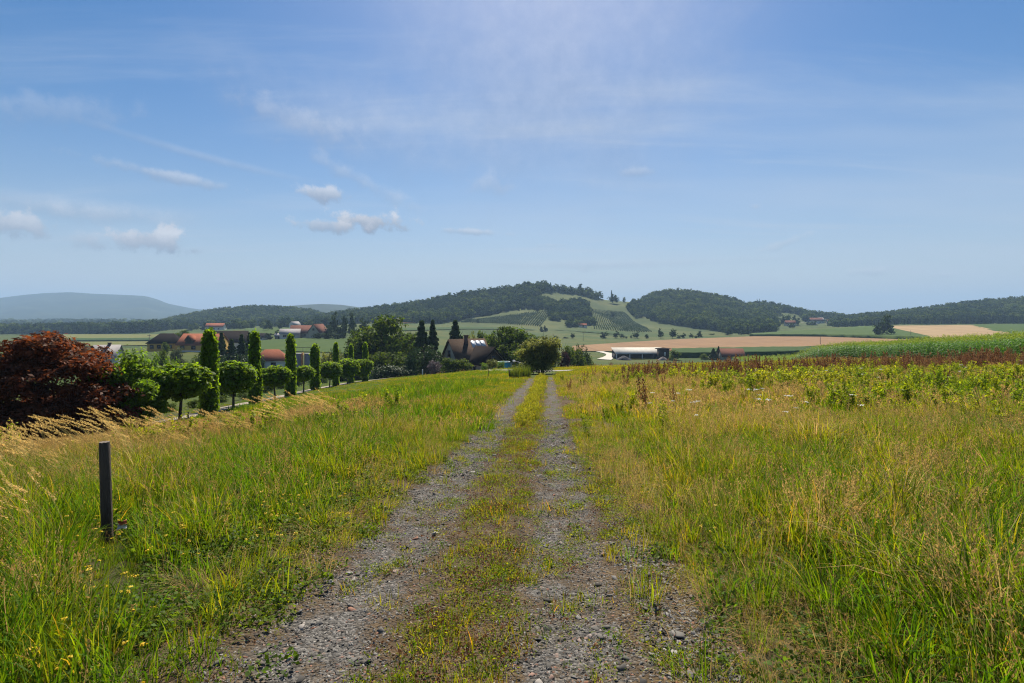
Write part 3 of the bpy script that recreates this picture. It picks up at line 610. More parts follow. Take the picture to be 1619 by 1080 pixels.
def opening(root, side, L, W, u, z, w, h, name='window', frame='frame', pane='glass'):
    """a framed window or door set 3 cm proud of a wall; side F/B/L/R; u along the wall"""
    def put(mb, a, b, c, e, t0, t1):
        if side in 'FB':
            s = -1 if side == 'F' else 1; y0, y1 = sorted((s * (W / 2 + t0), s * (W / 2 + t1))); mb.box(a, b, y0, y1, c, e)
        else:
            s = -1 if side == 'L' else 1; x0, x1 = sorted((s * (L / 2 + t0), s * (L / 2 + t1))); mb.box(x0, x1, a, b, c, e)
    f = MB(); b_ = .1
    put(f, u - w / 2 - b_, u - w / 2, z - b_, z + h + b_, -.02, .06); put(f, u + w / 2, u + w / 2 + b_, z - b_, z + h + b_, -.02, .06)
    put(f, u - w / 2, u + w / 2, z - b_, z, -.02, .06); put(f, u - w / 2, u + w / 2, z + h, z + h + b_, -.02, .06)
    if name == 'window' and w > .9: put(f, u - .03, u + .03, z, z + h, -.02, .045)
    fo = f.build(name, M[frame], root)
    p = MB(); put(p, u - w / 2, u + w / 2, z, z + h, -.05, .02); p.build('pane' if name == 'window' else 'leaf', M[pane], fo)
def house(name, label, cat, x, d, yaw, L, W, he, hr, wall, roof, hip=None, wins=(), chim=None, z=None, group=None, ov=.45, doors=()):
    X, Y, Z = at(x, d); Z = Z if z is None else z
    r = thing(name, label, cat, (X, Y, Z), math.radians(yaw), group)
    if hip is None:
        gable_walls(MB(), L, W, he, hr - .02).build('wall', M[wall], r); rf = gable_roof(MB(), L, W, he, hr, ov).build('roof', M[roof], r)
    else:
        MB().box(-L / 2, L / 2, -W / 2, W / 2, -1.2, he).build('wall', M[wall], r); rf = hip_roof(MB(), L, W, he, hr, ov, hip).build('roof', M[roof], r)
    for w in wins: opening(r, w[0], L, W, *w[1:])
    for w in doors: opening(r, w[0], L, W, *w[1:], name='door', pane='wood_dark')
    for c in ([chim] if chim else []):
        MB().box(c[0] - .35, c[0] + .35, c[1] - .3, c[1] + .3, he, hr + c[2]).box(c[0] - .42, c[0] + .42, c[1] - .37, c[1] + .37, hr + c[2] + .003, hr + c[2] + .15).build('chimney', M['brick'], rf)
    return r

# the brown roofed house beside the drive
h = house('house', 'cream gabled house with steep brown tiled roof and solar panels', 'house', 738, 113, 33, 7.4, 7.0, 2.9, 6.8, 'render_cream', 'tile_brown',
          wins=[('L', .4, 3.5, 1.0, 1.2), ('L', -1.7, .6, 1.1, 1.2), ('L', 1.6, .6, 1.1, 1.2), ('F', -2.6, .7, 1.0, 1.2)], chim=(-.5, -.6, .8))
w = MB(); gable_walls(w, 6.0, 5.2, 2.8, 5.5); wg = w.build('wing_wall', M['render_cream'], h); wg.location = (1.2, -5.2, 0); wg.rotation_euler = (0, 0, math.radians(-90))
MB().add([(3.03, -2.55, 2.7), (3.03, 2.55, 2.7), (3.03, 0, 5.35), (3.09, -2.55, 2.7), (3.09, 2.55, 2.7), (3.09, 0, 5.35)], [(0, 1, 4, 3), (1, 2, 5, 4), (2, 0, 3, 5)], [(0, 2, 1), (3, 4, 5)]).build('gable_boards', M['wood_dark'], wg)
opening(wg, 'R', 6.0, 5.2, .9, .8, .9, 1.1); opening(wg, 'R', 6.18, 5.2, 0, 3.2, .8, .9); opening(wg, 'R', 6.0, 5.2, -1.2, .0, .95, 2.0, 'door', 'frame', 'wood_dark'); opening(wg, 'F', 6.0, 5.2, .6, .9, 1., 1.1)
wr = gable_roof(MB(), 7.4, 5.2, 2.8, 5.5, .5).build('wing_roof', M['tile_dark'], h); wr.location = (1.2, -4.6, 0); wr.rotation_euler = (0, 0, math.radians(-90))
pr = MB().box(0, 2.2, -1.4, 1.4, 2.3, 2.45).box(1.95, 2.1, -1.3, -1.15, -1, 2.3).box(1.95, 2.1, 1.15, 1.3, -1, 2.3).build('porch', M['render_white'], h); pr.location = (3.85, -6.0, 0)
for k in range(3):
    sl = math.atan2(3.9, 3.5); p = MB().box(-.5, .5, -.85, .85, 0, .07).build('solar_panel', M['solar'], h)
    p.location = (.95 + k * 1.08, -1.05, 6.8 - 1.05 * 3.9 / 3.5 + .28); p.rotation_euler = (sl, 0, 0)
# yellow houses
house('house', 'long yellow house with bright red tiled roof and dark gabled dormer', 'house', 322, 218, -6, 15.6, 9.0, 2.8, 6.6, 'render_yellow', 'tile_red', wins=[('F', -5.5, 1, 1.6, 1.3), ('F', -1, 1, 1.6, 1.3), ('F', 4, 1, 1.6, 1.3), ('L', 0, 3.6, 1.1, 1.2), ('L', -2.5, .9, 1.1, 1.2)], chim=(3, .6, .7))
dm = MB(); gable_walls(dm, 3.2, 2.6, .9, 2.5, -.6); o = bpy.data.objects['house.001']
dw = dm.build('dormer', M['wood_dark'], o); dw.location = (-2.8, -3.2, 3.7); dw.rotation_euler = (0, 0, math.radians(90))
dr = gable_roof(MB(), 3.2, 2.6, .9, 2.5, .3).build('dormer_roof', M['tile_red'], o); dr.location = (-2.8, -3.2, 3.7); dr.rotation_euler = (0, 0, math.radians(90))
MB().box(-7.8, 3, -4.7, -4.53, -1.2, .5).build('plinth', M['render_white'], o)
house('house', 'yellow house with low dark hipped roof beside the hay field', 'house', 264, 226, 8, 10.5, 9, 3.2, 6.8, 'render_yellow', 'tile_dark', hip=3.2, wins=[('F', -3.6, 1, 1.3, 1.3), ('F', -1, 1, 1.3, 1.3), ('F', 3, 1, 1.3, 1.3)])
house('house', 'white house with dark brown gabled roof behind the spruces', 'house', 366, 236, 24, 12, 9, 4.4, 8.6, 'render_white', 'tile_dark', wins=[('R', 0, 4.6, 1.1, 1.2), ('F', -2, 1.6, 1.2, 1.2)])
house('house', 'white house with red hipped roof below the sloping field', 'house', 430, 158, 12, 7.6, 6.6, 2.9, 5.6, 'render_white', 'tile_red', hip=2.4, wins=[('F', -2, .9, 1.1, 1.2), ('F', 1, .9, 1.1, 1.2)])
house('house', 'house with blue grey roof and skylights behind red maple', 'house', 170, 150, 14, 5.5, 6, 3.2, 6.0, 'render_white', 'sheet_grey', wins=[('F', -2, .9, 1.1, 1.2), ('F', 1.5, .9, 1.1, 1.2)], chim=(.5, 0, .6), z=-12.0)
t = thing('silo_pair', 'pair of grey concrete tanks with an orange upright between them', 'tanks', at(480, 165))
for x in (-1.55, 1.55):
    b = MB().tube([(x, 0, -1), (x, 0, 4.1)], 1.3, 20).tube([(x, 0, 4.1), (x, 0, 4.22)], [1.36, 1.3], 20); b.build('tank', M['render_grey'], t, smooth=False)
MB().box(-.2, .2, -1.15, -.75, -1, 4.5).build('upright', M['orange'], t)
t = thing('rail_frame', 'thin dark post and rail frame standing above the grey tanks', 'frame', at(479, 192))
MB().box(-3.2, 3.2, -.05, .05, 5.0, 5.14).build('rail', M['metal_dark'], t)
for x in (-3, 0, 3): MB().box(x - .05, x + .05, -.05, .05, -.5, 5.0).build('post', M['metal_dark'], t)
# the farm on the knoll and far farms
house('barn', 'low farm barn with pale grey roof and white wall on the knoll', 'barn', 459, 372, 16, 12, 9, 3.0, 6.0, 'render_white', 'sheet_grey', wins=[('F', -3, 1, 2, 1.2), ('F', 2, 1, 2, 1.2)])
house('house', 'long farmhouse with rust red roof beside the pale barn', 'house', 478, 380, 8, 14, 9, 3.4, 8.0, 'render_white', 'tile_rust', wins=[('F', -4, 1.2, 1.2, 1.3), ('F', 0, 1.2, 1.2, 1.3), ('F', 4, 1.2, 1.2, 1.3)])
house('house', 'farmhouse with red roof adjoining the dark hedge on the knoll', 'house', 492, 374, -14, 11, 8, 3.4, 7.4, 'render_cream', 'tile_rust', wins=[('F', -2, 1.2, 1.2, 1.3), ('F', 2, 1.2, 1.2, 1.3)])
house('house', 'cream gable end of a tall house among knoll bushes', 'house', 503, 366, 78, 11, 8, 4.2, 9.2, 'render_cream', 'tile_rust', wins=[('L', 0, 5.2, 1.2, 1.3), ('L', -2, 1.2, 1.2, 1.3)])
house('shed', 'small dark roofed shed at the top edge of the sloping field', 'shed', 413, 372, 20, 8, 6, 2.0, 4.4, 'render_white', 'tile_dark', wins=[('F', 0, .8, 1., .8)])
house('shed', 'tiny grey hut beside a bush at the field top', 'shed', 442, 376, 10, 5, 4, 1.8, 3.4, 'render_grey', 'sheet_grey', doors=[('F', 0, 0, 1, 1.7)])
house('house', 'far house with pink red roof among bluish trees', 'house', 341, 640, 6, 19, 10, 4, 8, 'render_white', 'tile_red', wins=[('F', -5, 1.2, 1.6, 1.6), ('F', 0, 1.2, 1.6, 1.6), ('F', 5, 1.2, 1.6, 1.6)])
house('house', 'far white house with grey roof below the long wood', 'house', 466, 600, 60, 9, 7, 3.5, 6.5, 'render_white', 'sheet_grey', wins=[('L', 0, 1.4, 1.3, 1.4)])
house('house', 'low rust roofed house half hidden behind the maize block', 'house', 1156, 232, -4, 8.6, 7, 2.2, 5.0, 'render_cream', 'tile_rust', wins=[('F', 0, .8, 1.2, 1.1)], z=1.7 - 71 / 900 * 232)
def on_hill(hl, x, t): p = hl.surf(np.array([x]), np.array([t]))[0]; return float(p[1]), float(p[2])
def hill_house(name, label, cat, hl, x, t, *a, **k):
    d, z = on_hill(hl, x, t); return house(name, label, cat, x, d, *a, z=z, **k)
hill_house('house', 'farmhouse with pale pink roof ringed by trees on lower meadow', 'house', hD, 1249, .30, -8, 13, 8, 3.2, 7, 'render_white', 'tile_rust', wins=[('F', -3, 1, 1.3, 1.3), ('F', 3, 1, 1.3, 1.3)])
hill_house('house', 'long dark roofed farm building at the top of the white lane', 'house', hD, 1286, .60, -4, 26, 10, 4, 8.5, 'render_white', 'tile_rust', wins=[('F', -8, 1, 2, 1.6), ('F', 0, 1, 2, 1.6), ('F', 8, 1, 2, 1.6)])
hill_house('house', 'small white walled house at the upper end of the lane', 'house', hD, 1297, .66, 20, 10, 8, 4, 7.5, 'render_white', 'sheet_grey', wins=[('F', 0, 1, 1.6, 1.6)])
hill_house('house', 'brown roofed hill house below the tree line', 'house', hD, 1315, .50, 4, 14, 8, 3, 7, 'render_cream', 'tile_rust', wins=[('F', 0, 1, 1.6, 1.6)])
hill_house('hut', 'small pale roofed hut between the two vineyards', 'hut', hC, 921, .26, 10, 9, 5, 2.2, 4.0, 'render_white', 'tile_red', doors=[('F', 0, 0, 1.2, 2)])
hill_house('tower', 'tiny square tower on the saddle between the hills', 'tower', hC, 1003, 1.0, 10, 3.4, 3.4, 5.0, 6.4, 'render_grey', 'tile_dark', hip=1.7, wins=[('F', 0, 3, .8, 1)])

# the long barn with the pale roof
X, Y, Z = at(1012, 250); b = thing('barn', 'long open fronted barn with pale roof and dark bays', 'barn', (X, Y, Z), math.radians(3))
MB().box(-11.2, 11.2, 5.6, 5.8, -1, 3.4).box(-11.2, -11.0, -2.6, 5.6, -1, 2.2).box(11.0, 11.2, -2.6, 5.6, -1, 2.2).build('wall', M['void'], b)
v = [(-11.5, -3.2, 2.25), (11.5, -3.2, 2.25), (11.5, 6.2, 4.5), (-11.5, 6.2, 4.5)]; v += [(p, q, r + .14) for p, q, r in v]
MB().add(v, [(0, 3, 2, 1), (4, 5, 6, 7), (0, 1, 5, 4), (1, 2, 6, 5), (2, 3, 7, 6), (3, 0, 4, 7)]).build('roof', M['sheet_white'], b)
for k, (x, mt) in enumerate([(-11.1, 'render_white'), (-5.3, 'render_white'), (.2, 'render_white'), (5.2, 'metal_dark')]):
    MB().box(x - .17, x + .17, -2.95, -2.65, -1, 2.22).build('post', M[mt], b)
X, Y, Z = at(1048.5, 245); b = thing('tower', 'dark boarded tower with a flat cap at the barn end', 'tower', (X, Y, Z), math.radians(3))
MB().box(-2.1, 2.1, -1.8, 1.8, -1, 4.3).build('wall', M['wood_dark'], b)
MB().box(-2.9, 2.9, -2.4, 2.4, 4.3, 4.6).add([(-2.6, -2.2, 4.6), (2.6, -2.2, 4.6), (2.6, 2.2, 4.6), (-2.6, 2.2, 4.6), (0, 0, 5.0)], None, [(0, 1, 4), (1, 2, 4), (2, 3, 4), (3, 0, 4)]).build('roof', M['tile_dark'], b)
opening(b, 'F', 4.2, 3.6, .2, 1.6, .5, 1.4, 'window', 'frame_white', 'frame_white')
def heap(name, label, x, d, w, dp, h_, mat, seed):
    X, Y, Z = at(x, d); n, m = 14, 28; v = []
    rr = np.linspace(0, 1, n)[:, None]; a = np.linspace(0, 6.2832, m, endpoint=False)[None]; px_, py_ = rr * np.cos(a), rr * np.sin(a)
    z = h_ * (1 - rr ** 1.4) * (1 + .0 * a) + (fnoise(px_ * 3, py_ * 3, 1, seed) - .5) * h_ * .35 * (1 - rr) - .25 * rr
    v = np.stack([px_ * w / 2, py_ * dp / 2, z], -1).reshape(-1, 3); f = [(i * m + k, i * m + (k + 1) % m, (i + 1) * m + (k + 1) % m, (i + 1) * m + k) for i in range(n - 1) for k in range(m)]
    return tag(obj(name, mesh_np(name, v, np.array(f)[:, ::-1], mat, smooth=True), loc=(X, Y, Z)), label, 'heap')
M['heap_dark'] = flat_mat('dark_heap', (.035, .035, .045), (.05, .05, .06), 1.5, .9, .6, 8)
M['heap_pale'] = flat_mat('gravel_heap', (.2, .17, .16), (.13, .11, .105), 1.5, .9, .6, 8)
heap('heap', 'broad low dark heap in front of the barn', 986, 240, 7.4, 5, 1.9, M['heap_dark'], 41)
heap('heap', 'greyish pointed heap at the foot of the dark tower', 1048, 238, 5.2, 4, 1.5, M['heap_pale'], 43)

# poles, stakes, small things
M['post_wood'] = flat_mat('weathered_post', (.100, .074, .058), (.042, .032, .027), 14, .9, .8, 60, stretch=(1, 1, .12))
M['post_end'] = flat_mat('post_end_grain', (.20, .16, .13), (.10, .08, .065), 30, .9)
def round_post(name, label, x, d, r, h_, lean=(0, 0), seed=1):
    X, Y, Z = at(x, d); n = 18; rg = R(seed); m = MB(); vs = []; lv = [-.4, 0, .25 * h_, .5 * h_, .75 * h_, h_ - .012, h_]
    prof = 1 + .05 * rg.normal(size=n)
    for k, z in enumerate(lv):
        rr = r * (1 - .08 * max(z, 0) / h_) * (.93 if k == len(lv) - 1 else 1)
        vs += [(rr * prof[j] * math.cos(6.2832 * j / n) + lean[0] * z, rr * prof[j] * math.sin(6.2832 * j / n) + lean[1] * z, z + (.003 * math.sin(3 * j) if k >= 5 else 0)) for j in range(n)]
    m.add(vs, [(k * n + j, k * n + (j + 1) % n, (k + 1) * n + (j + 1) % n, (k + 1) * n + j) for k in range(len(lv) - 1) for j in range(n)])
    t = thing(name, label, 'post', (X, Y, Z)); m.build('shaft', M['post_wood'], t)
    top = vs[-n:]; c = MB().add([(a, b_, z + .001) for a, b_, z in top] + [(lean[0] * h_, lean[1] * h_, h_ + .004)], None, [(j, (j + 1) % n, n) for j in range(n)]); c.build('end_grain', M['post_end'], t); return t
PX_D = depth_at(166, 864, 3, 60); PX_H = CAMZ - (699 - HY) / F * PX_D - at(170, PX_D)[2]
round_post('fence_post', 'weathered dark round wooden post standing in tall grass', 170, PX_D,   .053, PX_H, (-.03, 0), 5)
for x, d, hh, lb in ((772.5, 57, .95, 'thin dark stake standing alone in the bright meadow'), (297, 25.2, .42, 'short thin stake beside the first clipped round tree'), (805, 50, .75, 'slim stake beside the reed clump')):
    X, Y, Z = at(x, d); tag(MB().tube([(0, 0, -.3), (.01, 0, hh * .5), (.02, 0, hh)], [.035, .033, .03], 7).build('stake', M['post_wood']), lb, 'stake').location = (X, Y, Z)
X, Y, Z = at(668, 100); tag(MB().tube([(0, 0, -.2), (0, 0, 1.0), (0, 0, 1.02)], [.09, .09, .05], 10).build('bollard', M['frame_white']), 'small white bollard at the edge of the drive', 'bollard').location = (X, Y, Z)
def pole(label, x, d, h_, arm=True):
    X, Y, Z = at(x, d); t = thing('utility_pole', label, 'pole', (X, Y, Z)); MB().tube([(0, 0, -1), (0, 0, h_)], [.16, .11], 8).build('shaft', M['metal_dark'], t)
    if arm: MB().box(-.8, .8, -.06, .06, h_ - .6, h_ - .45).build('crossarm', M['metal_dark'], t)
pole('slim dark pole standing in the middle of the brown field', 1297, 345, 5.2, False)
pole('slim dark pole between the straw field and standing crop', 1440, 395, 5.6, False)
pole('dark utility pole at the corner of the pale strip field', 236, 250, 6.8)
pole('thin pole in the green field below the vineyard', 859, 430, 8.0)
pole('thin pole near the hut between the vineyards', 922, 440, 7.0)
# small thing at the post's foot
X, Y, Z = at(193, PX_D - .5); sc = thing('plastic_scrap', 'small orange and white scrap caught at the foot of the wooden post', 'litter', (X, Y, Z + .30), .4)
rg_ = R(3); g = np.stack(np.meshgrid(np.linspace(-1, 1, 5), np.linspace(-1, 1, 5), indexing='ij'), -1).reshape(-1, 2); gq = np.array([(i * 5 + j, i * 5 + j + 1, (i + 1) * 5 + j + 1, (i + 1) * 5 + j) for i in range(4) for j in range(4)])
M['scrap_white'] = flat_mat('white_plastic', (.7, .68, .64), (.5, .48, .45), 30, .4); M['scrap_orange'] = flat_mat('orange_plastic', (.5, .12, .04), (.35, .08, .03), 30, .4)
for nm, mt, z, s in (('white_end', 'scrap_white', .0, .034), ('orange_end', 'scrap_orange', .05, .032)):
    v = np.stack([g[:, 0] * s, rg_.normal(size=25) * .022, z * .75 + g[:, 1] * s * .55], -1); obj(nm, mesh_np(nm, v, gq, M[mt]), sc)
# turquoise pool and lamp in the garden under the trees
M['turq'] = flat_mat('turquoise_liner', (.05, .33, .40), (.04, .26, .33), 3, .4)
X, Y, Z = at(797, 104); p = thing('pool', 'round turquoise paddling pool under the trees beside the brown house', 'pool', (X, Y, Z))
MB().tube([(0, 0, -.2), (0, 0, 1.25)], 1.15, 26).build('shell', M['turq'], p)
MB().add([(math.cos(6.2832 * k / 26) * r, math.sin(6.2832 * k / 26) * r, z) for r, z in ((1.2, 1.26), (1.2, 1.36), (1.02, 1.36), (1.02, 1.26)) for k in range(26)], [(i * 26 + k, i * 26 + (k + 1) % 26, ((i + 1) % 4) * 26 + (k + 1) % 26, ((i + 1) % 4) * 26 + k) for i in range(4) for k in range(26)]).build('rim', M['frame_white'], p)
X, Y, Z = at(822, 80); p = thing('garden_lamp', 'low white lamp head on a long bent stalk', 'lamp', (X, Y, Z))
MB().tube([(1.0, 0, -.2), (.9, 0, .7), (.4, 0, 1.1), (-.6, 0, 1.35)], .03, 6).build('stalk', M['metal_grey'], p)
MB().tube([(-.6, 0, 1.36), (-.75, 0, 1.4), (-.95, 0, 1.42), (-1.05, 0, 1.4)], [.06, .15, .14, .05], 12).build('lamp_head', M['frame_white'], p)

# ------------------------------------------------------------------ vine rows
M['vine'] = leaf_mat('vine_leaf', (.030, .062, .018), (.038, .072, .020), .15, .8, .08, inst=False)
def vine_row(label, group, pts, seed):
    """one trellised row: leafy wall following the slope"""
    rg = R(seed); P = np.array(pts); L0 = np.linalg.norm(P[-1] - P[0]); n = 46; k = rg.random(int(L0 * 5)) * (len(P) - 1); i = k.astype(int); f = (k - i)[:, None]
    Q = P[i] * (1 - f) + P[np.minimum(i + 1, len(P) - 1)] * f
    L = np.linalg.norm(P[-1] - P[0])
    Q = Q + rg.normal(size=Q.shape) * [.10, .5, .0]; Q[:, 2] += rg.uniform(.3, 1.75, len(Q))
    v, q = leaf_quads(Q, .75, rg, .1, 1.5)
    o = P.mean(0); c = np.repeat(np.clip(1 + rg.normal(size=(len(Q), 1)) * .2, .5, 1.5) * [[1, 1, 1]], 4, 0)
    j = np.linspace(0, len(P) - 1, 40); i = np.minimum(j.astype(int), len(P) - 2); B = P[i] * (1 - (j - i))[:, None] + P[i + 1] * (j - i)[:, None]; jt = rg.normal(size=(40, 3)) * [.07, 0, .12]
    W_ = np.stack([B + [-.28, 0, .3] + jt, B + [-.22, 0, 1.5] + jt, B + [.22, 0, 1.6] + jt, B + [.28, 0, .3] + jt], 1).reshape(-1, 3); b = np.arange(39)[:, None] * 4 + np.arange(3)[None]; b = b.ravel()
    v = np.concatenate([W_, v]); q = np.concatenate([np.stack([b, b + 1, b + 5, b + 4], 1), q + len(W_)]); c = np.concatenate([np.ones((len(W_), 3)), c])
    return tag(obj('vine_row', mesh_np('vine_row', v - o, q, M['vine'], c), loc=o), label, 'vine row', group)
def t_for(hl, x, y):
    t = np.linspace(0, 1, 200); p = hl.surf(np.full(200, float(x)), t); yy = px(p[:, 0], p[:, 1], p[:, 2])[1]; k = np.nonzero(yy <= y)[0]; return t[k[0]] if len(k) else 1.
def vineyard(label, group, bot, top, n, seed):
    for k in range(n):
        f = k / (n - 1); xb = bot[0][0] + (bot[-1][0] - bot[0][0]) * f; yb = np.interp(xb, *zip(*bot)); xt = top[0][0] + (top[-1][0] - top[0][0]) * f; yt = np.interp(xt, *zip(*top))
        ta, tb = t_for(hC, xb, yb), t_for(hC, xt, yt); s = np.linspace(0, 1, 12); vine_row(label, group, hC.surf(xb + (xt - xb) * s, ta + (tb - ta) * s), seed + k)
vineyard('vine row among the many in the low curved vineyard behind the brown house', 'vine rows of the low curved vineyard', [(729, 510), (790, 512), (853, 516.5)], [(748, 506.5), (800, 500), (872, 490.5)], 36, 5000)
vineyard('vine row among the many on the steep striped vineyard above the barn', 'vine rows of the steep striped vineyard', [(940, 520.5), (985, 524), (1030, 526)], [(935, 490.5), (960, 492), (985, 494.5)], 25, 6000)
# ------------------------------------------------------------------ trees and shrubs
M['maple'] = leaf_mat('maple_leaf', (.085, .029, .016), (.118, .044, .020), .45, .6, .12, tc=(1.7, 1.2, .6), inst=False)
M['fresh'] = leaf_mat('fresh_leaf', (.105, .18, .018), (.12, .19, .022), .55, .6, .15, tc=(1.6, 1.5, .5), inst=False)
M['clip'] = leaf_mat('clipped_leaf', (.10, .175, .014), (.118, .195, .016), .55, .6, .15, tc=(2.1, 1.85, .5), inst=False)
M['dec'] = leaf_mat('broad_leaf', (.052, .092, .016), (.078, .115, .020), .45, .65, .1, tc=(1.5, 1.4, .5), inst=False)
M['olive'] = leaf_mat('willow_leaf', (.165, .185, .062), (.175, .195, .066), .5, .6, .15, tc=(1.4, 1.3, .6), inst=False)
M['conif'] = leaf_mat('spruce_needle', (.034, .066, .022), (.044, .078, .025), .25, inst=False)
M['purple'] = leaf_mat('purple_bloom', (.13, .10, .12), (.15, .12, .13), .25, inst=False, tc=(1, 1, 1))
M['gold'] = leaf_mat('golden_leaf', (.16, .18, .03), (.19, .20, .035), .4, inst=False)
M['plum'] = leaf_mat('plum_leaf', (.045, .018, .022), (.055, .022, .022), .3, inst=False, tc=(1.2, .9, .9))
M['grey_leaf'] = leaf_mat('grey_leaf', (.075, .095, .055), (.09, .11, .06), .3, inst=False)

def trunk(mb, h_, r, limbs, seed, spread=.8, z1=None):
    rg = R(seed); mb.tube([(0, 0, -.4), (0, 0, 0), (.03 * h_, .01 * h_, h_ * .5), (0, 0, h_)], [r * 1.5, r * 1.2, r * .9, r * .6], 9)
    for k in range(limbs):
        a = 6.2832 * k / limbs + rg.uniform(-.4, .4); s = rg.uniform(.55, .95) * h_; e = spread * rg.uniform(.6, 1.1); z = (z1 or h_ * 1.5) * rg.uniform(.75, 1.1)
        mb.tube([(0, 0, s * .9), (math.cos(a) * e * .45, math.sin(a) * e * .45, s + (z - s) * .5), (math.cos(a) * e, math.sin(a) * e, z)], [r * .55, r * .35, r * .1], 6)
    return mb

# the red maple: broad tiers of foliage
X, Y, Z = at(88, 22.6)
mp = thing('red_maple', 'broad copper red Japanese maple in wide mounded tiers', 'tree', (X, Y, Z - .25))
rg = R(21); lob = []
for k in range(62):
    a = rg.uniform(0, 6.2832); zz = rg.uniform(.5, 4.0); rm = 2.55 * math.sqrt(max(.05, 1 - ((zz - 1.5) / 3.0) ** 2)); r = rm * rg.uniform(.25, 1.0) ** .6
    lob.append((math.cos(a) * r, math.sin(a) * r, zz, rg.uniform(.6, 1.0), rg.uniform(.6, 1.0), rg.uniform(.22, .40)))
for k in range(16):
    a = rg.uniform(0, 6.2832); r = rg.uniform(1.2, 2.4); lob.append((math.cos(a) * r - .1, math.sin(a) * r, rg.uniform(.35, 1.0), .8, .8, .35))
lob += [(x_, -1.5, z_, .75, .7, .32) for x_ in (-1.3, -.5, .3, 1.1) for z_ in (.9, 1.6, 2.3, 2.9)]
lob += [(-.1, 0, 3.9, 1.0, 1.0, .45), (.5, -.4, 3.6, .9, .9, .4), (-1.6, -.5, 3.4, .9, .8, .4), (1.3, -.6, 3.2, .8, .8, .35)]
obj('crown', crown_mesh('maple_crown', lob, 3300, 17, .13, .30, M['maple'], 22, up=.9, shell=.55, vary=.34, hue=.10, squash=.35, inner=.25, aspect=2.2, droop=.25), mp)
trunk(MB(), 1.3, .13, 7, 23, 1.8, 3.0).build('trunk', M['bark'], mp)

X, Y, Z = at(212, 24.0)
ft = thing('leafy_tree', 'bright green bushy tree between red maple and first clipped tree', 'tree', (X, Y, Z - .1))
rg = R(31); lob = [(0, 0, 1.4, 1.0, 1.0, 1.35), (0, 0, 2.6, .6, .6, .75)] + [(rg.uniform(-1.0, 1.0), rg.uniform(-.8, .8), rg.uniform(.3, 2.5), .45, .45, .4) for k in range(24)]
obj('crown', crown_mesh('leafy_crown', lob, 1250, 12, .125, .26, M['fresh'], 32, up=.45, vary=.3, shell=.6, hue=.06), ft); trunk(MB(), 1.6, .08, 6, 33, .7, 2.6).build('trunk', M['bark'], ft)

# clipped round trees and columns in a row
def ball_crown(seed):
    rg = R(seed); lob = [(0, 0, .0, 1.0, 1.0, .78)] + [(math.cos(a) * .5, math.sin(a) * .5, z, .55, .55, .45) for a, z in zip(np.linspace(0, 6.28, 9), rg.uniform(-.15, .3, 9))]
    return crown_mesh('ball_crown', lob, 900, 14, .125, .15, M['clip'], seed, up=.9, vary=.26, shell=.86, inner=.3, squash=.6, hue=.05)
BALL = [ball_crown(s) for s in (41, 42, 43)]
tops = [573, 570, 577, 577, 571, 566, 567]; bots = [634, 624, 613, 604, 600, 597, 596]; wid = [80, 60, 44, 30, 33, 33, 27]
names = ['clipped round headed tree nearest to the red maple', 'round headed tree between the first two leafy columns', 'ball shaped tree in front of the red hipped roof', 'smallest ball shaped tree in front of the grey tanks',
         'round headed tree merging with a column, after the smallest ball', 'dense round tree, last but one of the clipped row', 'last round tree of the clipped row, against the dark trees']
for k in range(7):
    X, Y, Z = at(rowx[k], ROW[k]); s = ROW[k] / F; zt = CAMZ - (tops[k] - HY) * s; zb = CAMZ - (bots[k] - HY) * s; r = wid[k] * s / 2 * 1.06
    t = thing('round_tree', names[k], 'tree', (X, Y, Z), k * 1.7, 'clipped round headed trees along the path')
    c = obj('crown', BALL[k % 3], t, (0, 0, (zt + zb) / 2 - Z)); c.scale = (r, r, (zt - zb) / 2 / .86)
    trunk(MB(), max(.5, (zt + zb) / 2 - Z), .065, 5, 50 + k, r * .6, (zt + zb) / 2 - Z + .3).build('trunk', M['bark'], t)
def column_crown(seed):
    rg = R(seed); lob = [(math.cos(a) * .06, math.sin(a) * .06, z, .40 * (1.15 - .35 * z), .40 * (1.15 - .35 * z), .1) for z, a in zip(np.linspace(.07, .92, 13), rg.uniform(0, 6.28, 13))]
    return crown_mesh('column_crown', lob, 560, 12, .0001, .085, M['clip'], seed)
def column_mesh(seed):
    rg = R(seed); nc = 620; z = rg.random(nc) ** .95; a = rg.uniform(0, 6.2832, nc); lumps = fnoise(a * 1.3 + 9, z * 5, .9, seed) - .5
    r = (.78 + .5 * lumps) * (1 - .42 * z ** 2.5) * np.minimum(1, (1.03 - z) * 9) ** .5 * np.where(rg.random(nc) < .3, rg.uniform(.2, .8, nc), 1)
    C = np.stack([np.cos(a) * r, np.sin(a) * r, z], 1); per = 12; off = rg.normal(size=(nc, per, 3)) * [.13, .13, .022]
    P = (C[:, None] + off).reshape(-1, 3); nq = len(P); out = np.stack([np.repeat(np.cos(a), per), np.repeat(np.sin(a), per), np.zeros(nq)], 1)
    P[:, 2] *= 8; v, q = leaf_quads(P, .30, rg, .3, 1.4, out); v[:, 2] /= 8
    ct = np.repeat(np.clip(1 + rg.normal(size=nc) * .2, .5, 1.5), per) * np.clip(1 + rg.normal(size=nq) * .2, .5, 1.5); c = np.repeat(ct[:, None] * [[1, 1, 1]], 4, 0)
    return mesh_np('column_crown', v, q, M['clip'], c)
COLM = [column_mesh(s) for s in (61, 62)]
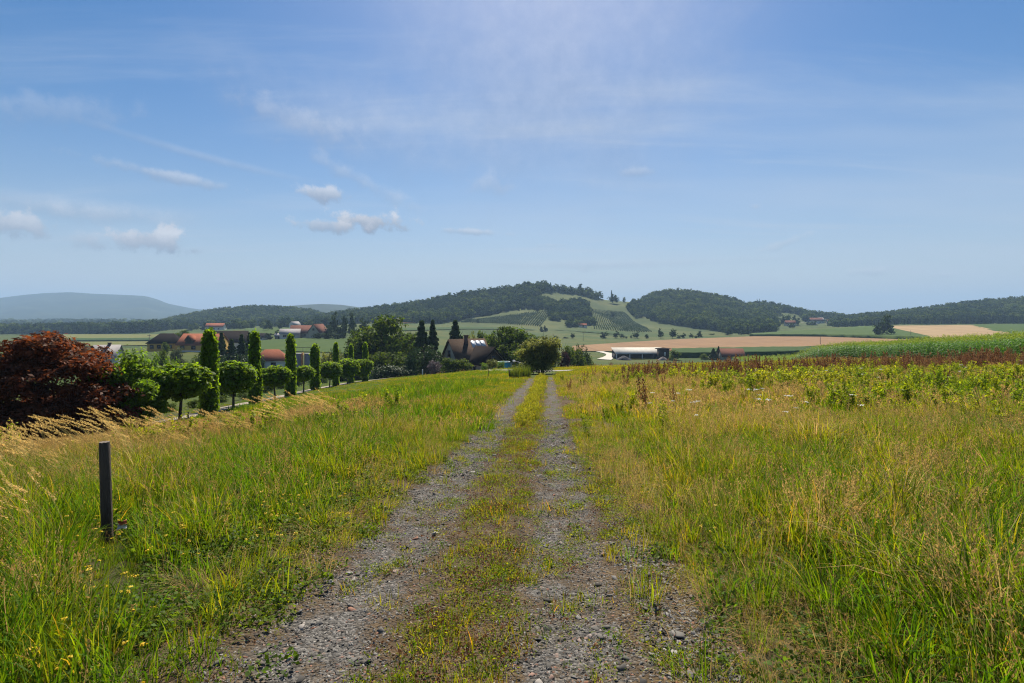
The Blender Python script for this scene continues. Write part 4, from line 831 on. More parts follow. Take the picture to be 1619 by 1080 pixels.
cols = [(331, 28.6, 525, 25, 'tallest leafy column between the first two round trees'), (403, 37, 527, 19, 'leafy column left of the red hipped roof'), (459.5, 47, 532, 16, 'leafy column between red hipped roof and grey tanks'), (498, 60, 546, 15, 'leafy column just beyond the grey tanks'),
        (531, 70, 544, 10, 'slim leafy column in front of a golden bush'), (555, 80, 546, 9, 'slim pointed column between the last round trees'), (577.5, 88, 543, 9, 'slim column at the far end of the clipped row')]
for k, (x, d, yt, w, lb) in enumerate(cols):
    X, Y, Z = at(x, d); s = d / F; hh = CAMZ - (yt - HY) * s - Z
    t = thing('column_tree', lb, 'tree', (X, Y, Z), k * 2.1, 'leafy column trees along the path')
    c = obj('crown', COLM[k % 2], t, (0, 0, .0)); c.scale = (w * s / 2 * 1.06, w * s / 2 * 1.06, hh)
    MB().tube([(0, 0, -.3), (0, 0, hh * .5), (0, 0, hh * .9)], [.07, .05, .02], 7).build('trunk', M['bark'], t)

# unit crowns for the trees further off (height 1, width 1)
def unit_dec(seed, n=600, per=11, leaf=.042):
    rg = R(seed); lob = [(0, 0, .56, .34, .34, .36)]
    for k in range(13):
        a = rg.uniform(0, 6.28); z = rg.uniform(.25, .86); r = .34 * math.sqrt(max(.08, 1 - ((z - .5) / .48) ** 2)); lob.append((math.cos(a) * r, math.sin(a) * r, z, .17, .17, .13))
    return crown_mesh('broad_crown', lob, n, per, leaf, .075, M['dec'], seed, up=.5, vary=.32, shell=.62, hue=.08)
def unit_bush(seed, n=300, per=11, leaf=.05, mat='dec'):
    rg = R(seed); lob = [(0, 0, .45, .40, .40, .45)] + [(math.cos(a) * .28, math.sin(a) * .28, z, .24, .24, .24) for a, z in zip(rg.uniform(0, 6.28, 10), rg.uniform(.15, .75, 10))]
    return crown_mesh('bush_crown', lob, n, per, leaf, .085, M[mat], seed, up=.5, vary=.3, shell=.65, hue=.06)
def unit_conifer(seed):
    rg = R(seed); P = []; n = 3600; t = rg.random(n) ** .7; lay = np.floor(t * 12) / 12; fr = (t - lay) * 12
    nb = 9; br = rg.integers(0, nb, n) * 6.2832 / nb + lay * 23 + rg.normal(size=n) * .13; rr = rg.random(n) ** .5 * R(seed + 5).uniform(.55, 1.15, 400)[(np.floor(t * 12) * 9 + np.round(br * 9 / 6.2832)).astype(int) % 400] * (1 - lay) ** 1.1 * .58 + .006
    z = lay + .06 + (1 - lay) * .02 - rr * .28 + rg.normal(size=n) * .008
    P = np.stack([np.cos(br) * rr, np.sin(br) * rr, np.clip(z, .0, 1)], 1); v, q = leaf_quads(P, .07, rg, .5, 2.0); c = np.repeat(np.clip(1 + rg.normal(size=(n, 1)) * .28, .4, 1.7) * [[1, 1, 1]], 4, 0)
    return mesh_np('spruce_crown', v, q, M['conif'], c)
ARCH = {'dec': [unit_dec(s) for s in (71, 72, 73)], 'bush': [unit_bush(s) for s in (75, 76)], 'spruce': [unit_conifer(78), unit_conifer(79)], 'gold': [unit_bush(80, mat='gold')], 'purple': [unit_bush(81, mat='purple', leaf=.04)],
        'plum': [unit_bush(82, mat='plum')], 'grey': [unit_dec(83)], 'dark': [unit_bush(84, mat='conif')], 'fresh': [unit_bush(85, mat='fresh')], 'far': [FAR[0], FAR[1], FAR[3]], 'farspire': [FAR[5]]}
ARCH['grey'] = [unit_bush(86, mat='grey_leaf', n=260)]
M['far_leaf_one'] = leaf_mat('far_leaf_one', (.018, .038, .014), (.050, .078, .022), .18, .9, .05, inst=False)
def far_one(me): m2 = me.copy(); m2.materials.clear(); m2.materials.append(M['far_leaf_one']); return m2
ARCH['far'] = [far_one(m) for m in ARCH['far']]; ARCH['farspire'] = [far_one(m) for m in ARCH['farspire']]
TR = MB().tube([(0, 0, -.12), (0, 0, .05), (.01, 0, .4), (0, 0, .8)], [.035, .028, .02, .006], 8)
for k in range(6): TR.tube([(0, 0, .22 + .06 * k), (math.cos(k * 2.4) * .14, math.sin(k * 2.4) * .14, .42 + .06 * k), (math.cos(k * 2.4) * .26, math.sin(k * 2.4) * .26, .52 + .06 * k)], [.014, .009, .003], 5)
TRUNK = TR.mesh('trunk', M['bark'])
KIND = {'dec': ('broadleaf_tree', 'tree'), 'bush': ('shrub', 'shrub'), 'spruce': ('spruce_tree', 'tree'), 'gold': ('golden_shrub', 'shrub'), 'purple': ('flowering_shrub', 'shrub'), 'plum': ('plum_tree', 'tree'), 'grey': ('willow_shrub', 'shrub'),
        'dark': ('evergreen_shrub', 'shrub'), 'fresh': ('leafy_shrub', 'shrub'), 'far': ('field_tree', 'tree'), 'farspire': ('pointed_tree', 'tree')}
_tc = [0]
def tree(kind, x, d, yt, w, label, group=None, z=None, yb=None):
    X = (x - CX) / F * d; Z = h1(X, d) if z is None else z
    s = d / F; hh = max(.6, CAMZ - (yt - HY) * s - Z); _tc[0] += 1
    nm, cat = KIND[kind]; t = thing(nm, label, cat, (X, d, Z), _tc[0] * 2.4, group)
    c = obj('crown', ARCH[kind][_tc[0] % len(ARCH[kind])], t); c.scale = (w * s, w * s, hh); c.rotation_euler = (0, 0, _tc[0] * 1.1)
    if w > 7:
        k = obj('trunk', TRUNK, t); k.scale = (w * s * .8, w * s * .8, hh)
    return t
for a in [
    ('dec', 604, 130, 496, 104, 'largest broad dark green tree, between clipped row and brown house'), ('dec', 573, 136, 520, 60, 'lower leafy tree on the village side of the largest tree'), ('dec', 641, 124, 522, 62, 'leafy tree between the largest tree and the dark spruces'),
    ('bush', 590, 106, 556, 44, 'dark rounded shrub behind the last clipped trees'), ('bush', 620, 108, 552, 50, 'dark leafy shrub under the largest tree'), ('dark', 603, 100, 572, 34, 'low dark shrub at the meadow edge beyond the clipped row'),
    ('dark', 634, 102, 574, 40, 'dark evergreen mound at the edge of the drive'), ('dark', 650, 105, 541, 24, 'tall narrow dark evergreen beside the white bollard'),
    ('spruce', 667, 122, 509, 56, 'dark spruce standing close beside another spruce'), ('spruce', 684, 126, 508, 44, 'second dark spruce, on the house side of its twin'), ('dark', 672, 112, 535, 44, 'dark evergreen bush below the two spruces'), ('dark', 690, 108, 549, 26, 'dark dense shrub against the gable of brown house'),
    ('purple', 687.5, 98, 568, 26, 'greyish purple flowering shrub beside the drive'), ('bush', 713, 100, 565, 34, 'clipped hedge shrub nearest the purple flowering shrub'), ('bush', 733, 100, 565, 30, 'hedge shrub in front of the brown tiled roof'),
    ('spruce', 720, 138, 508, 58, 'lone spruce rising behind the brown house roof'), ('gold', 747, 140, 518, 18, 'yellow green treetop behind the solar panels'), ('dec', 766, 134, 518, 26, 'narrow leafy tree directly behind the brown house'), ('dec', 788, 122, 514, 60, 'dark leafy tree between brown house and pool'),
    ('dec', 815, 116, 514, 62, 'dense dark tree between the pool and the olive bush'), ('bush', 800, 112, 540, 44, 'dark shady shrub behind the turquoise pool'), ('bush', 826, 104, 546, 40, 'dark shrub half hidden behind the olive bush'), ('dec', 845, 120, 531, 24, 'brownish small tree peeping behind the olive bush'),
    ('gold', 778, 95, 566, 17, 'round golden shrub at the corner of the brown house'), ('fresh', 767, 97, 573, 14, 'small green plant bed beside the house door'), ('fresh', 791, 97, 570, 14, 'flowering bed shrub in front of the turquoise pool'),
    ('plum', 891, 118, 549, 18, 'dark plum leaved tree just right of the olive bush'), ('bush', 902, 122, 546, 20, 'mid green tree between plum tree and dark cone'), ('bush', 913, 124, 545, 30, 'broad green bush beneath the dark conical tree'), ('dark', 921, 132, 534, 22, 'dark conical evergreen beside the pale valley road'), ('bush', 934, 150, 560, 12, 'small bush at the side of the pale valley road'), ('bush', 878, 110, 552, 18, 'green bush behind the olive bush on its barn side'),
    # village side
    ('dec', 287, 262, 520, 30, 'leafy tree rising behind the yellow houses'), ('bush', 261.5, 196, 540, 12, 'small round dark tree in front of the hipped yellow house'), ('grey', 281, 150, 545, 23, 'greyish green tree below the long yellow house'), ('bush', 254, 120, 553, 22, 'dark shrub below the hipped yellow house'),
    ('fresh', 236, 90, 556, 26, 'yellow green bush behind the bright green tree'), ('fresh', 272, 100, 562, 22, 'yellow green bush above the first round tree'), ('bush', 300, 95, 566, 26, 'dark bush between first round tree and tallest column'), ('bush', 312, 120, 556, 24, 'dark tree at the foot of the long yellow house'),
    ('spruce', 350, 150, 527, 34, 'dark spruce nearest the long red roof'), ('spruce', 366, 142, 538, 40, 'broad spruce in front of the dark brown roof'), ('spruce', 382, 152, 530, 34, 'tall spruce on the field side of the dark roof'), ('spruce', 394, 160, 527, 28, 'slender spruce beside the second leafy column'),
    ('dark', 356, 120, 552, 34, 'dark mass of evergreen behind the second round tree'), ('dark', 384, 122, 552, 34, 'dark evergreen behind the second leafy column'), ('bush', 349, 250, 523, 10, 'small dark round treetop over the long red roof'), ('dark', 412, 150, 556, 14, 'dark shrub beside the red hipped roof'),
    ('bush', 336, 60, 590, 34, 'shady shrub behind the tallest column'), ('bush', 372, 62, 596, 44, 'dark shrub in the garden below the second round tree'), ('bush', 412, 70, 596, 30, 'dark garden shrub between second and third column'), ('bush', 424, 66, 606, 22, 'low rounded shrub beside the ball tree trunk'), ('bush', 446, 80, 604, 20, 'low dark shrub beyond the ball tree'),
    ('bush', 470, 92, 594, 30, 'dark shrub below the grey tanks'), ('bush', 505, 104, 588, 34, 'dark shrub behind the column past the tanks'), ('bush', 540, 112, 578, 44, 'dark shrub behind the dense round trees'), ('bush', 565, 114, 572, 30, 'dark shrub behind the last round tree'),
    ('bush', 304, 38, 640, 18, 'rounded dark shrub on the lawn under the first round tree'), ('bush', 268, 36, 640, 22, 'dark low shrub in shade of the first round tree'), ('bush', 318, 40, 634, 14, 'small shrub beside the foot of the tallest column'), ('bush', 350, 46, 626, 20, 'low shade shrub left of second round tree trunk'), ('bush', 388, 50, 620, 26, 'low shade shrub right of second round tree trunk'),
    ('bush', 200, 40, 600, 60, 'dark green shrubbery behind the bright green tree'), ('bush', 250, 60, 590, 30, 'leafy shrub on the lawn behind the first round tree'),
    ('gold', 514, 128, 552, 24, 'yellowish bush between the columns past the tanks'), ('dark', 526, 134, 541, 8, 'thin dark evergreen tip behind the slim column'), ('bush', 536, 136, 548, 16, 'dark bush on the field edge behind slim columns'), ('gold', 541, 122, 560, 16, 'small yellowish bush behind the pointed column'),
    # knoll
    ('far', 425, 366, 527, 13, 'round bush beside the small dark roofed shed'), ('far', 440, 378, 523, 11, 'round bush beside the tiny grey hut'), ('far', 530, 372, 497, 14, 'tallest dark tree on top of the knoll'), ('far', 545, 374, 501, 12, 'dark tree just below the tallest knoll tree'), ('far', 556, 376, 498, 14, 'pale leaved tree on the knoll beside dark ones'),
    ('far', 572, 372, 505, 20, 'broad tree on the knoll next to the largest tree'), ('far', 520, 368, 514, 18, 'grey green bush on the knoll slope'), ('far', 540, 366, 512, 16, 'bush half way up the knoll'), ('far', 502, 350, 527, 16, 'dark hedge bush in front of the cream gable'), ('far', 516, 350, 527, 18, 'dark hedge bush in the middle of the knoll foot'), ('far', 530, 350, 526, 18, 'dark hedge bush at the open end of knoll foot'),
    ('far', 543, 352, 526, 14, 'low hedge bush beside the field gap'), ('far', 560, 352, 520, 18, 'bush at the knoll foot behind the largest tree'), ('far', 424, 520, 508, 17, 'bluish broad tree in the upper green field'), ('far', 441, 540, 511, 12, 'bluish small tree in the upper green field'),
    # barn side
    ('bush', 1067, 236, 553, 19, 'round dark bush beside the dark boarded tower'), ('bush', 1113, 234, 558, 13, 'small dark bush in front of the maize block'), ('spruce', 1128, 234, 551, 20, 'dark broad conifer beside the rust roofed house'), ('spruce', 1136, 236, 548, 15, 'pointed conifer touching the rust roofed house'),
    ('far', 1402, 430, 501, 24, 'big lone dark tree at the straw field edge'), ('far', 1390, 428, 512, 15, 'small companion of the lone field edge tree')]:
    tree(*a)
for x, w, yt, lb in [(879, 13, 531, 'dark tree nearest the olive bush on the valley floor'), (894, 11, 533, 'rounded tree behind the plum tree on the valley floor'), (904.5, 9, 527, 'slim round tree in the field below the hut'), (955, 14, 525, 'largest dark tree beside the brown field edge'), (974, 10, 524.5, 'oval tree in the field row next to largest one'), (983, 8.5, 528.5, 'small round tree touching the oval one'),
                     (990, 5, 532, 'tiny bush in the row after the small round tree'), (998, 4.5, 530.5, 'thin sapling in the row of field trees'), (1008, 14, 525.5, 'wide spreading tree below the striped vineyard corner'), (1022.5, 8.5, 528.5, 'small round tree just past the wide spreading one'), (1044, 9, 521, 'tall pale tree at the foot of vineyard edge'),
                     (1063.5, 13, 520.5, 'tall dark tree below the meadow gap'), (1074, 9, 530, 'low bush between two dark meadow trees'), (1080.5, 8, 527.5, 'small dark tree beside the low bush'), (1092, 7, 527.5, 'small tree on the open meadow side'), (1100, 6, 531, 'bush squeezed between two meadow trees'), (1106.5, 10, 524, 'dark oval tree at the meadow end of the row'),
                     (1128, 13, 527.5, 'low bushy pair against the wooded hill foot'), (1151, 17, 519, 'pale green broad tree at the wood edge'), (1172, 14, 523, 'greyish round tree below the wooded hill'), (1183, 12, 522, 'greyish tree closest to the crop field')]:
    d = depth_at(x, 535.5 if x < 1110 else 533.5, 300); tree('far', x, d + (2 if x < 1110 else 60), yt, w, lb, 'trees along the field edge')
for hl, k, x, t, hh, wm, lb in [(hC, 'farspire', 967, .99, 18, 10, 'tall dark pointed tree on the vineyard ridge'), (hC, 'farspire', 973.5, .99, 11, 8, 'shorter pointed tree beside the tall ridge one'), (hC, 'far', 969, .93, 14, 17, 'dark round trees below the pointed ridge tree'), (hC, 'far', 889, .99, 13, 8, 'narrow tree sticking up behind the summit wood'), (hC, 'far', 918, .99, 15, 13, 'round topped tree on the summit shoulder'), (hC, 'far', 929, .99, 12, 14, 'bushy tree at the end of the summit shoulder'),
                         (hC, 'far', 856, .06, 6, 5, 'small tree at the corner of the low curved vineyard'), (hC, 'far', 862, .08, 6, 5, 'small companion tree by the low curved vineyard'), (hC, 'far', 755, .22, 5, 5, 'lone bush in the meadow below the dense wood'), (hC, 'far', 969, .60, 8, 7, 'lone tree above the steep striped vineyard'), (hC, 'far', 935, .62, 6, 6, 'small tree in the upper vine meadow'),
                         (hD, 'far', 1237, .32, 14, 9, 'pointed dark tree left of the ringed farmhouse'), (hD, 'far', 1246, .42, 12, 11, 'round dark tree above the ringed farmhouse'), (hD, 'far', 1256, .52, 8, 7, 'lone round tree on the pale hill meadow'), (hD, 'far', 1262, .30, 9, 11, 'bush beside the ringed farmhouse roof'), (hD, 'far', 1287, .34, 8, 11, 'grey bush on the lane side meadow'), (hD, 'far', 1279, .36, 5, 8, 'low bush in the meadow below the lane'),
                         (hD, 'far', 1252, .2, 6, 9, 'low round bush in front of the ringed farmhouse'), (hD, 'far', 1230, .24, 6, 8, 'low bush at the wood corner'), (hD, 'far', 1326, .36, 11, 6, 'narrow dark tree on the meadow end'), (hD, 'far', 1336, .36, 9, 6, 'narrow tree beside the meadow end tree'), (hD, 'farspire', 1197, 1.0, 14, 5, 'twin pointed tree on the wooded ridge line'), (hD, 'farspire', 1201, 1.0, 14, 5, 'other twin pointed tree on the wooded ridge line')]:
    d, z = on_hill(hl, x, t); s = d / F; tree(k, x, d, HY - F * (z + hh - CAMZ) / d, wm / s, lb, z=z - .5)
# lane on the hill
def hill_lane():
    pts = [(1256, .50), (1270, .50), (1282, .52), (1290, .57), (1294, .61)]; P = np.array([hD.surf(np.array([x]), np.array([t]))[0] for x, t in pts]); v = []; w = 2.2
    for p in P: v += [(p[0], p[1] - w, p[2] + .15), (p[0], p[1] + w, p[2] + .7)]
    tag(obj('hill_lane', mesh_np('hill_lane', v, np.array([(2 * i, 2 * i + 2, 2 * i + 3, 2 * i + 1) for i in range(len(P) - 1)]), M['chalk_road'])), 'white lane climbing the meadow to the hill farm', kind='structure')
hill_lane()

# the olive bush by the end of the track
X, Y, Z = at(855, 63); ob = thing('willow_bush', 'large loose olive green bush at the end of the track', 'bush', (X, Y, Z))
rg = R(91); lob = [(.1, 0, 1.9, 1.6, 1.6, 1.7)] + [(rg.uniform(-1.8, 1.6), rg.uniform(-1.6, 1.6), rg.uniform(.5, 3.6), .7, .7, .6) for k in range(24)] + [(-2.1, 0, 2.2, .8, .7, .5), (-1.5, -.5, 3.0, .8, .7, .6), (.5, 0, 3.7, .7, .7, .55), (1.4, 0, 3.2, .6, .6, .6)]
lob = [l for l in lob if math.hypot(l[0], l[1]) < 2.3 and (l[2] < 3.2 or abs(l[0]) < 1.5)]
obj('crown', crown_mesh('willow_crown', lob, 1150, 13, .15, .32, M['olive'], 92, up=.5, aspect=2.6, vary=.3, shell=.6, hue=.05), ob)
tr = MB()
for k in range(9):
    a = k * .7; tr.tube([(math.cos(a) * .2, math.sin(a) * .2, -.3), (math.cos(a) * .6, math.sin(a) * .6, 1.4), (math.cos(a) * 1.2, math.sin(a) * 1.2, 3.0)], [.07, .05, .015], 6)
tr.build('stem', M['bark'], ob)
# ------------------------------------------------------------------ meadow plants
M['grass'] = leaf_mat('grass_blade', (.075, .170, .010), (.26, .265, .022), .5, .6, .08, tc=(1.75, 1.45, .34))
M['dry'] = leaf_mat('dry_stalk', (.38, .30, .12), (.52, .43, .20), .42, .8, .05, tc=(1.1, 1.0, .8))
M['weed'] = leaf_mat('weed_leaf', (.12, .190, .020), (.26, .27, .035), .48, .6, .12, tc=(1.5, 1.35, .45))
M['dock'] = leaf_mat('dock_seed', (.19, .085, .038), (.28, .16, .07), .3, .7, .15, tc=(1.1, .9, .7))
M['maize'] = leaf_mat('maize_leaf', (.065, .160, .016), (.09, .185, .018), .48, .5, .2, tc=(1.5, 1.4, .4))
M['petal_y'] = leaf_mat('yellow_petal', (.62, .42, .02), (.7, .5, .03), .3, .6, .2, tc=(1, 1, .7))
M['petal_w'] = leaf_mat('white_petal', (.66, .66, .62), (.72, .72, .68), .3, .6, .2, tc=(1, 1, 1))

class Clump:
    def __init__(s, seed): s.rg = R(seed); s.v, s.q, s.c, s.m, s.n = [], [], [], [], 0
    def quads(s, v, q, c, mi): s.v.append(v); s.q.append(np.asarray(q) + s.n); s.c.append(c); s.m.append(np.full(len(q), mi)); s.n += len(v)
    def blades(s, n, rad, h, w, bend, col0, col1, mi=0, lean=(0, 0), segs=4, colvar=.22, spread=.35):
        rg = s.rg
        a = rg.uniform(0, 6.2832, n); r = rad * np.sqrt(rg.random(n)); ba = a + rg.normal(size=n) * .9
        root = np.stack([np.cos(a) * r, np.sin(a) * r, np.full(n, -.04)], 1); hh = rg.uniform(h[0], h[1], n); bd = rg.uniform(bend[0], bend[1], n)
        out = np.stack([np.cos(ba), np.sin(ba)], 1) * spread + np.array(lean)[None]
        side = np.stack([-np.sin(ba), np.cos(ba), np.zeros(n)], 1); tw = rg.uniform(-1, 1, n)
        ca, sa = np.cos(tw), np.sin(tw); side = np.stack([side[:, 0] * ca - side[:, 1] * sa, side[:, 0] * sa + side[:, 1] * ca, side[:, 2]], 1)
        ww = w * rg.uniform(.6, 1.3, n); V = np.zeros((n, segs + 1, 2, 3)); C = np.zeros((n, segs + 1, 2, 3))
        cv = np.clip(1 + rg.normal(size=(n, 3)) * [.10, .06, .08] + rg.normal(size=(n, 1)) * colvar, .4, 1.8)
        for k in range(segs + 1):
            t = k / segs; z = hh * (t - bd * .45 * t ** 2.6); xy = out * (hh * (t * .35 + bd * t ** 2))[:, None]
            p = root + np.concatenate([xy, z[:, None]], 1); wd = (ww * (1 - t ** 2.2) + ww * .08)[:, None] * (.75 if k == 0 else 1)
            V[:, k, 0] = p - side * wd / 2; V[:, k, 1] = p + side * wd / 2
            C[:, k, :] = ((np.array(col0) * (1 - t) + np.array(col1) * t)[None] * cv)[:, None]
        b = np.arange(n)[:, None] * (segs + 1) * 2 + np.arange(segs)[None] * 2; b = b.ravel()
        s.quads(V.reshape(-1, 3), np.stack([b, b + 1, b + 3, b + 2], 1), C.reshape(-1, 3), mi)
        tip = (V[:, -1, 0] + V[:, -1, 1]) / 2; prev = (V[:, -2, 0] + V[:, -2, 1]) / 2; return tip, prev, hh
    def leaves(s, P, size, col, mi, up=.3, aspect=2.4, var=.25):
        v, q = leaf_quads(P, size, s.rg, up, aspect); n = len(P); c = np.repeat(np.array(col)[None] * np.clip(1 + s.rg.normal(size=(n, 1)) * var, .4, 1.8), 4, 0); s.quads(v, q, c, mi)
    def heads(s, tip, prev, length, n, size, col, mi, wid=.012, aspect=3., droop=0):
        """seed head: spikelets strung along the last part of each stem"""
        rg = s.rg; d = tip - prev; d /= np.linalg.norm(d, axis=1)[:, None]; k = len(tip); t = rg.random((k, n, 1)) * length
        P = tip[:, None] - d[:, None] * t * .6 + rg.normal(size=(k, n, 3)) * wid * (0.4 + t / length); P[..., 2] -= droop * t[..., 0]
        L = np.repeat(d, n, 0); P = P.reshape(-1, 3); m = len(P)
        a = L + rg.normal(size=(m, 3)) * .35; a /= np.linalg.norm(a, axis=1)[:, None]; b = np.cross(a, rg.normal(size=(m, 3))); b /= np.linalg.norm(b, axis=1)[:, None]; sz = (size * rg.uniform(.6, 1.3, m))[:, None]
        v = np.stack([P - a * sz * .5, P + b * sz / aspect * .5, P + a * sz * .5, P - b * sz / aspect * .5], 1).reshape(-1, 3)
        c = np.repeat(np.array(col)[None] * np.clip(1 + rg.normal(size=(m, 1)) * .2, .5, 1.6), 4, 0); s.quads(v, np.arange(4 * m).reshape(m, 4), c, mi)
    def mesh(s, name, mats): return mesh_np(name, np.concatenate(s.v), [np.concatenate(s.q)], [M[m] for m in mats], np.concatenate(s.c), midx=np.concatenate(s.m))

W1 = (1, 1, 1)
def c_lush(seed, k=1.0, n=42):         # tall soft green grass
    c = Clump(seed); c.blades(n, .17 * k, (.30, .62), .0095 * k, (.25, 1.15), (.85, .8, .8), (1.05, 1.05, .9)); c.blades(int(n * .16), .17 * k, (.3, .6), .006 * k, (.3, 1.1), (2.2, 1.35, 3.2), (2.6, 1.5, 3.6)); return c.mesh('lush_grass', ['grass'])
def c_short(seed, k=1.0, n=46):
    c = Clump(seed); c.blades(n, .15 * k, (.06, .19), .006 * k, (.1, .9), (.95, .85, .8), (1.1, 1.05, .9), segs=3); c.blades(int(n * .22), .15 * k, (.05, .16), .005 * k, (.3, 1.2), (2.4, 1.4, 3.2), (2.7, 1.5, 3.6), segs=3); return c.mesh('short_grass', ['grass'])
def c_mead(seed, k=1.0, n=34):         # mixed: green blades, straw, thin panicles
    c = Clump(seed); c.blades(n, .18 * k, (.22, .52), .0085 * k, (.2, .95), (.9, .85, .8), (1.1, 1.05, .85)); c.blades(int(n * (.20 if k < 2 else .10)), .18 * k, (.25, .5), .005 * k, (.3, 1.), W1, W1, 1)
    t, p, h = c.blades(int(n * (.09 if k < 2 else .05)), .16 * k, (.45, .75), .0036 * k, (.05, .35), (.75, .75, .6), W1, 1, segs=4); c.heads(t, p, .16, 16, .02 * k, (.85, .72, .62), 1, .014 * k); return c.mesh('meadow_grass', ['grass', 'dry'])
def c_straw(seed, k=1.0, n=34):        # dry standing straw
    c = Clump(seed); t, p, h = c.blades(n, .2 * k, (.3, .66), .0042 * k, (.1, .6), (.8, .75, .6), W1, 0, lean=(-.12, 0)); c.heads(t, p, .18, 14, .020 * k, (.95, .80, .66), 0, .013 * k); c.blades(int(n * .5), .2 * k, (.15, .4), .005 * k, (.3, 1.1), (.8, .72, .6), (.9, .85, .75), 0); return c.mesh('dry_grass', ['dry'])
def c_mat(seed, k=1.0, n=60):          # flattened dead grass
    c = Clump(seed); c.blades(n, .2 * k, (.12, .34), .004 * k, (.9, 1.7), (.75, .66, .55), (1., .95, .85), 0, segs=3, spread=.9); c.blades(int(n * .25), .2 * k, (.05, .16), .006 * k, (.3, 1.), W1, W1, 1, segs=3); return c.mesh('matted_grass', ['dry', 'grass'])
def c_plume(seed, k=1.0, n=9):         # tall feather reed grass arching before the wind
    c = Clump(seed); rg = c.rg
    t, p, h = c.blades(n, .16 * k, (.95, 1.35), .005 * k, (.35, .6), (.75, .8, .5), W1, 0, lean=(-.95, .05), segs=7, spread=.18)
    d = t - p; d[:, 2] -= .02
    for f, nn, sz in ((0., 26, .030), (.10, 30, .034), (.2, 26, .034)):
        dd = d / np.linalg.norm(d, axis=1)[:, None]; c.heads(t - dd * f + np.array([0, 0, .02 * f * 8])[None] * 0, p - dd * f, .17, nn, sz * k, (1.45, 1.3, 1.12), 0, .010 * k, 4.)
    c.blades(16, .16 * k, (.45, .8), .009 * k, (.3, 1.), (.85, .8, .8), W1, 1, lean=(-.35, 0)); return c.mesh('plume_grass', ['dry', 'grass'])
def c_weed(seed, k=1.0, n=6, hh=(.35, .78), top=True, leaf=.027):          # leafy upright stems
    c = Clump(seed); rg = c.rg; t, p, h = c.blades(n, .12 * k, hh, .008 * k, (.0, .12), (.7, .75, .6), W1, 0, spread=.12)
    for i in range(n):
        m = int(80 * h[i] / .7); f = rg.uniform(.12, 1, m); a = np.arange(m) * 2.4; base = t[i] * [1, 1, 0] * f[:, None]; r = rg.uniform(.015, .065, m) * (1.15 - f * .7) * k
        c.leaves(np.stack([base[:, 0] + np.cos(a) * r, base[:, 1] + np.sin(a) * r, f * t[i, 2]], 1), leaf * k, (1, 1, .9), 0, .6, 4.6)
        if top: c.leaves(t[i] + rg.normal(size=(14, 3)) * [.03 * k, .03 * k, .05], .035 * k, (1.5, 1.35, .7), 0, .5, 2.)
    c.blades(10, .16 * k, (.2, .45), .007 * k, (.2, .9), (.9, .85, .8), W1, 0); return c.mesh('leafy_weed', ['weed'])
def c_low(seed, k=1.0, n=110):         # low clover and broadleaf cover
    c = Clump(seed); rg = c.rg; a = rg.uniform(0, 6.28, n); r = .2 * k * np.sqrt(rg.random(n)); c.leaves(np.stack([np.cos(a) * r, np.sin(a) * r, rg.uniform(.01, .15, n) * k], 1), .034 * k, (.62, .72, .7), 0, 1.0, 1.3, .3)
    c.blades(9, .2 * k, (.1, .3), .006 * k, (.3, 1), (.85, .85, .8), W1, 0, segs=3); return c.mesh('clover_cover', ['weed'])
def c_dock(seed, k=1.0, n=4):
    c = Clump(seed); rg = c.rg; t, p, h = c.blades(n, .2 * k, (.7, 1.15), .010 * k, (.0, .1), (.8, .8, .8), W1, 0, spread=.12)
    for i in range(n):
        m = int(70 * h[i]); f = rg.uniform(.38, 1.0, m); sp = .032 * k * (1.25 - f); base = t[i] * f[:, None]; base[:, 2] = f * t[i, 2]
        c.leaves(base + rg.normal(size=(m, 3)) * np.stack([sp, sp, np.full(m, .015)], 1), .030 * k, (1, 1, 1), 0, .2, 1.5, .3)
    c.blades(5, .2 * k, (.4, .8), .006 * k, (.1, .5), W1, W1, 1); return c.mesh('dock', ['dock', 'dry'])
def c_red(seed, k=1.0, n=40):          # tiny reddish trackside weeds
    c = Clump(seed); rg = c.rg; c.blades(n, .12 * k, (.02, .075), .0045 * k, (.1, 1.2), (.9, .8, .8), W1, 0, segs=2, spread=.7); P = np.stack([rg.normal(size=34) * .06 * k, rg.normal(size=34) * .06 * k, rg.uniform(.005, .05, 34)], 1); c.leaves(P, .014 * k, (.75, .7, .7), 0, .8, 1.8); return c.mesh('red_weed', ['dock'])
def c_tuft(seed, k=1.0):               # small green tuft growing in gravel
    c = Clump(seed); rg = c.rg; c.blades(15, .045 * k, (.04, .13), .0055 * k, (.15, 1.1), W1, (1.15, 1.1, .9), 0, segs=3, spread=.7); P = np.stack([rg.normal(size=22) * .05 * k, rg.normal(size=22) * .05 * k, rg.uniform(.005, .06, 22)], 1); c.leaves(P, .014 * k, (.9, .95, .8), 0, .8, 1.8); return c.mesh('green_tuft', ['grass'])
def c_flower(seed, col, n=5, hh=(.18, .42), size=.014, um=False):
    c = Clump(seed); rg = c.rg; t, p, h = c.blades(n, .14, hh, .003, (0, .2), W1, W1, 0, segs=3)
    for i in range(n):
        m = 26 if um else 9; P = t[i] + rg.normal(size=(m, 3)) * ([.028, .028, .004] if um else [.007, .007, .003]); c.leaves(P, size, W1, 1, 1.6, 1.2, .1)
    return c.mesh('wildflower', ['weed', col])
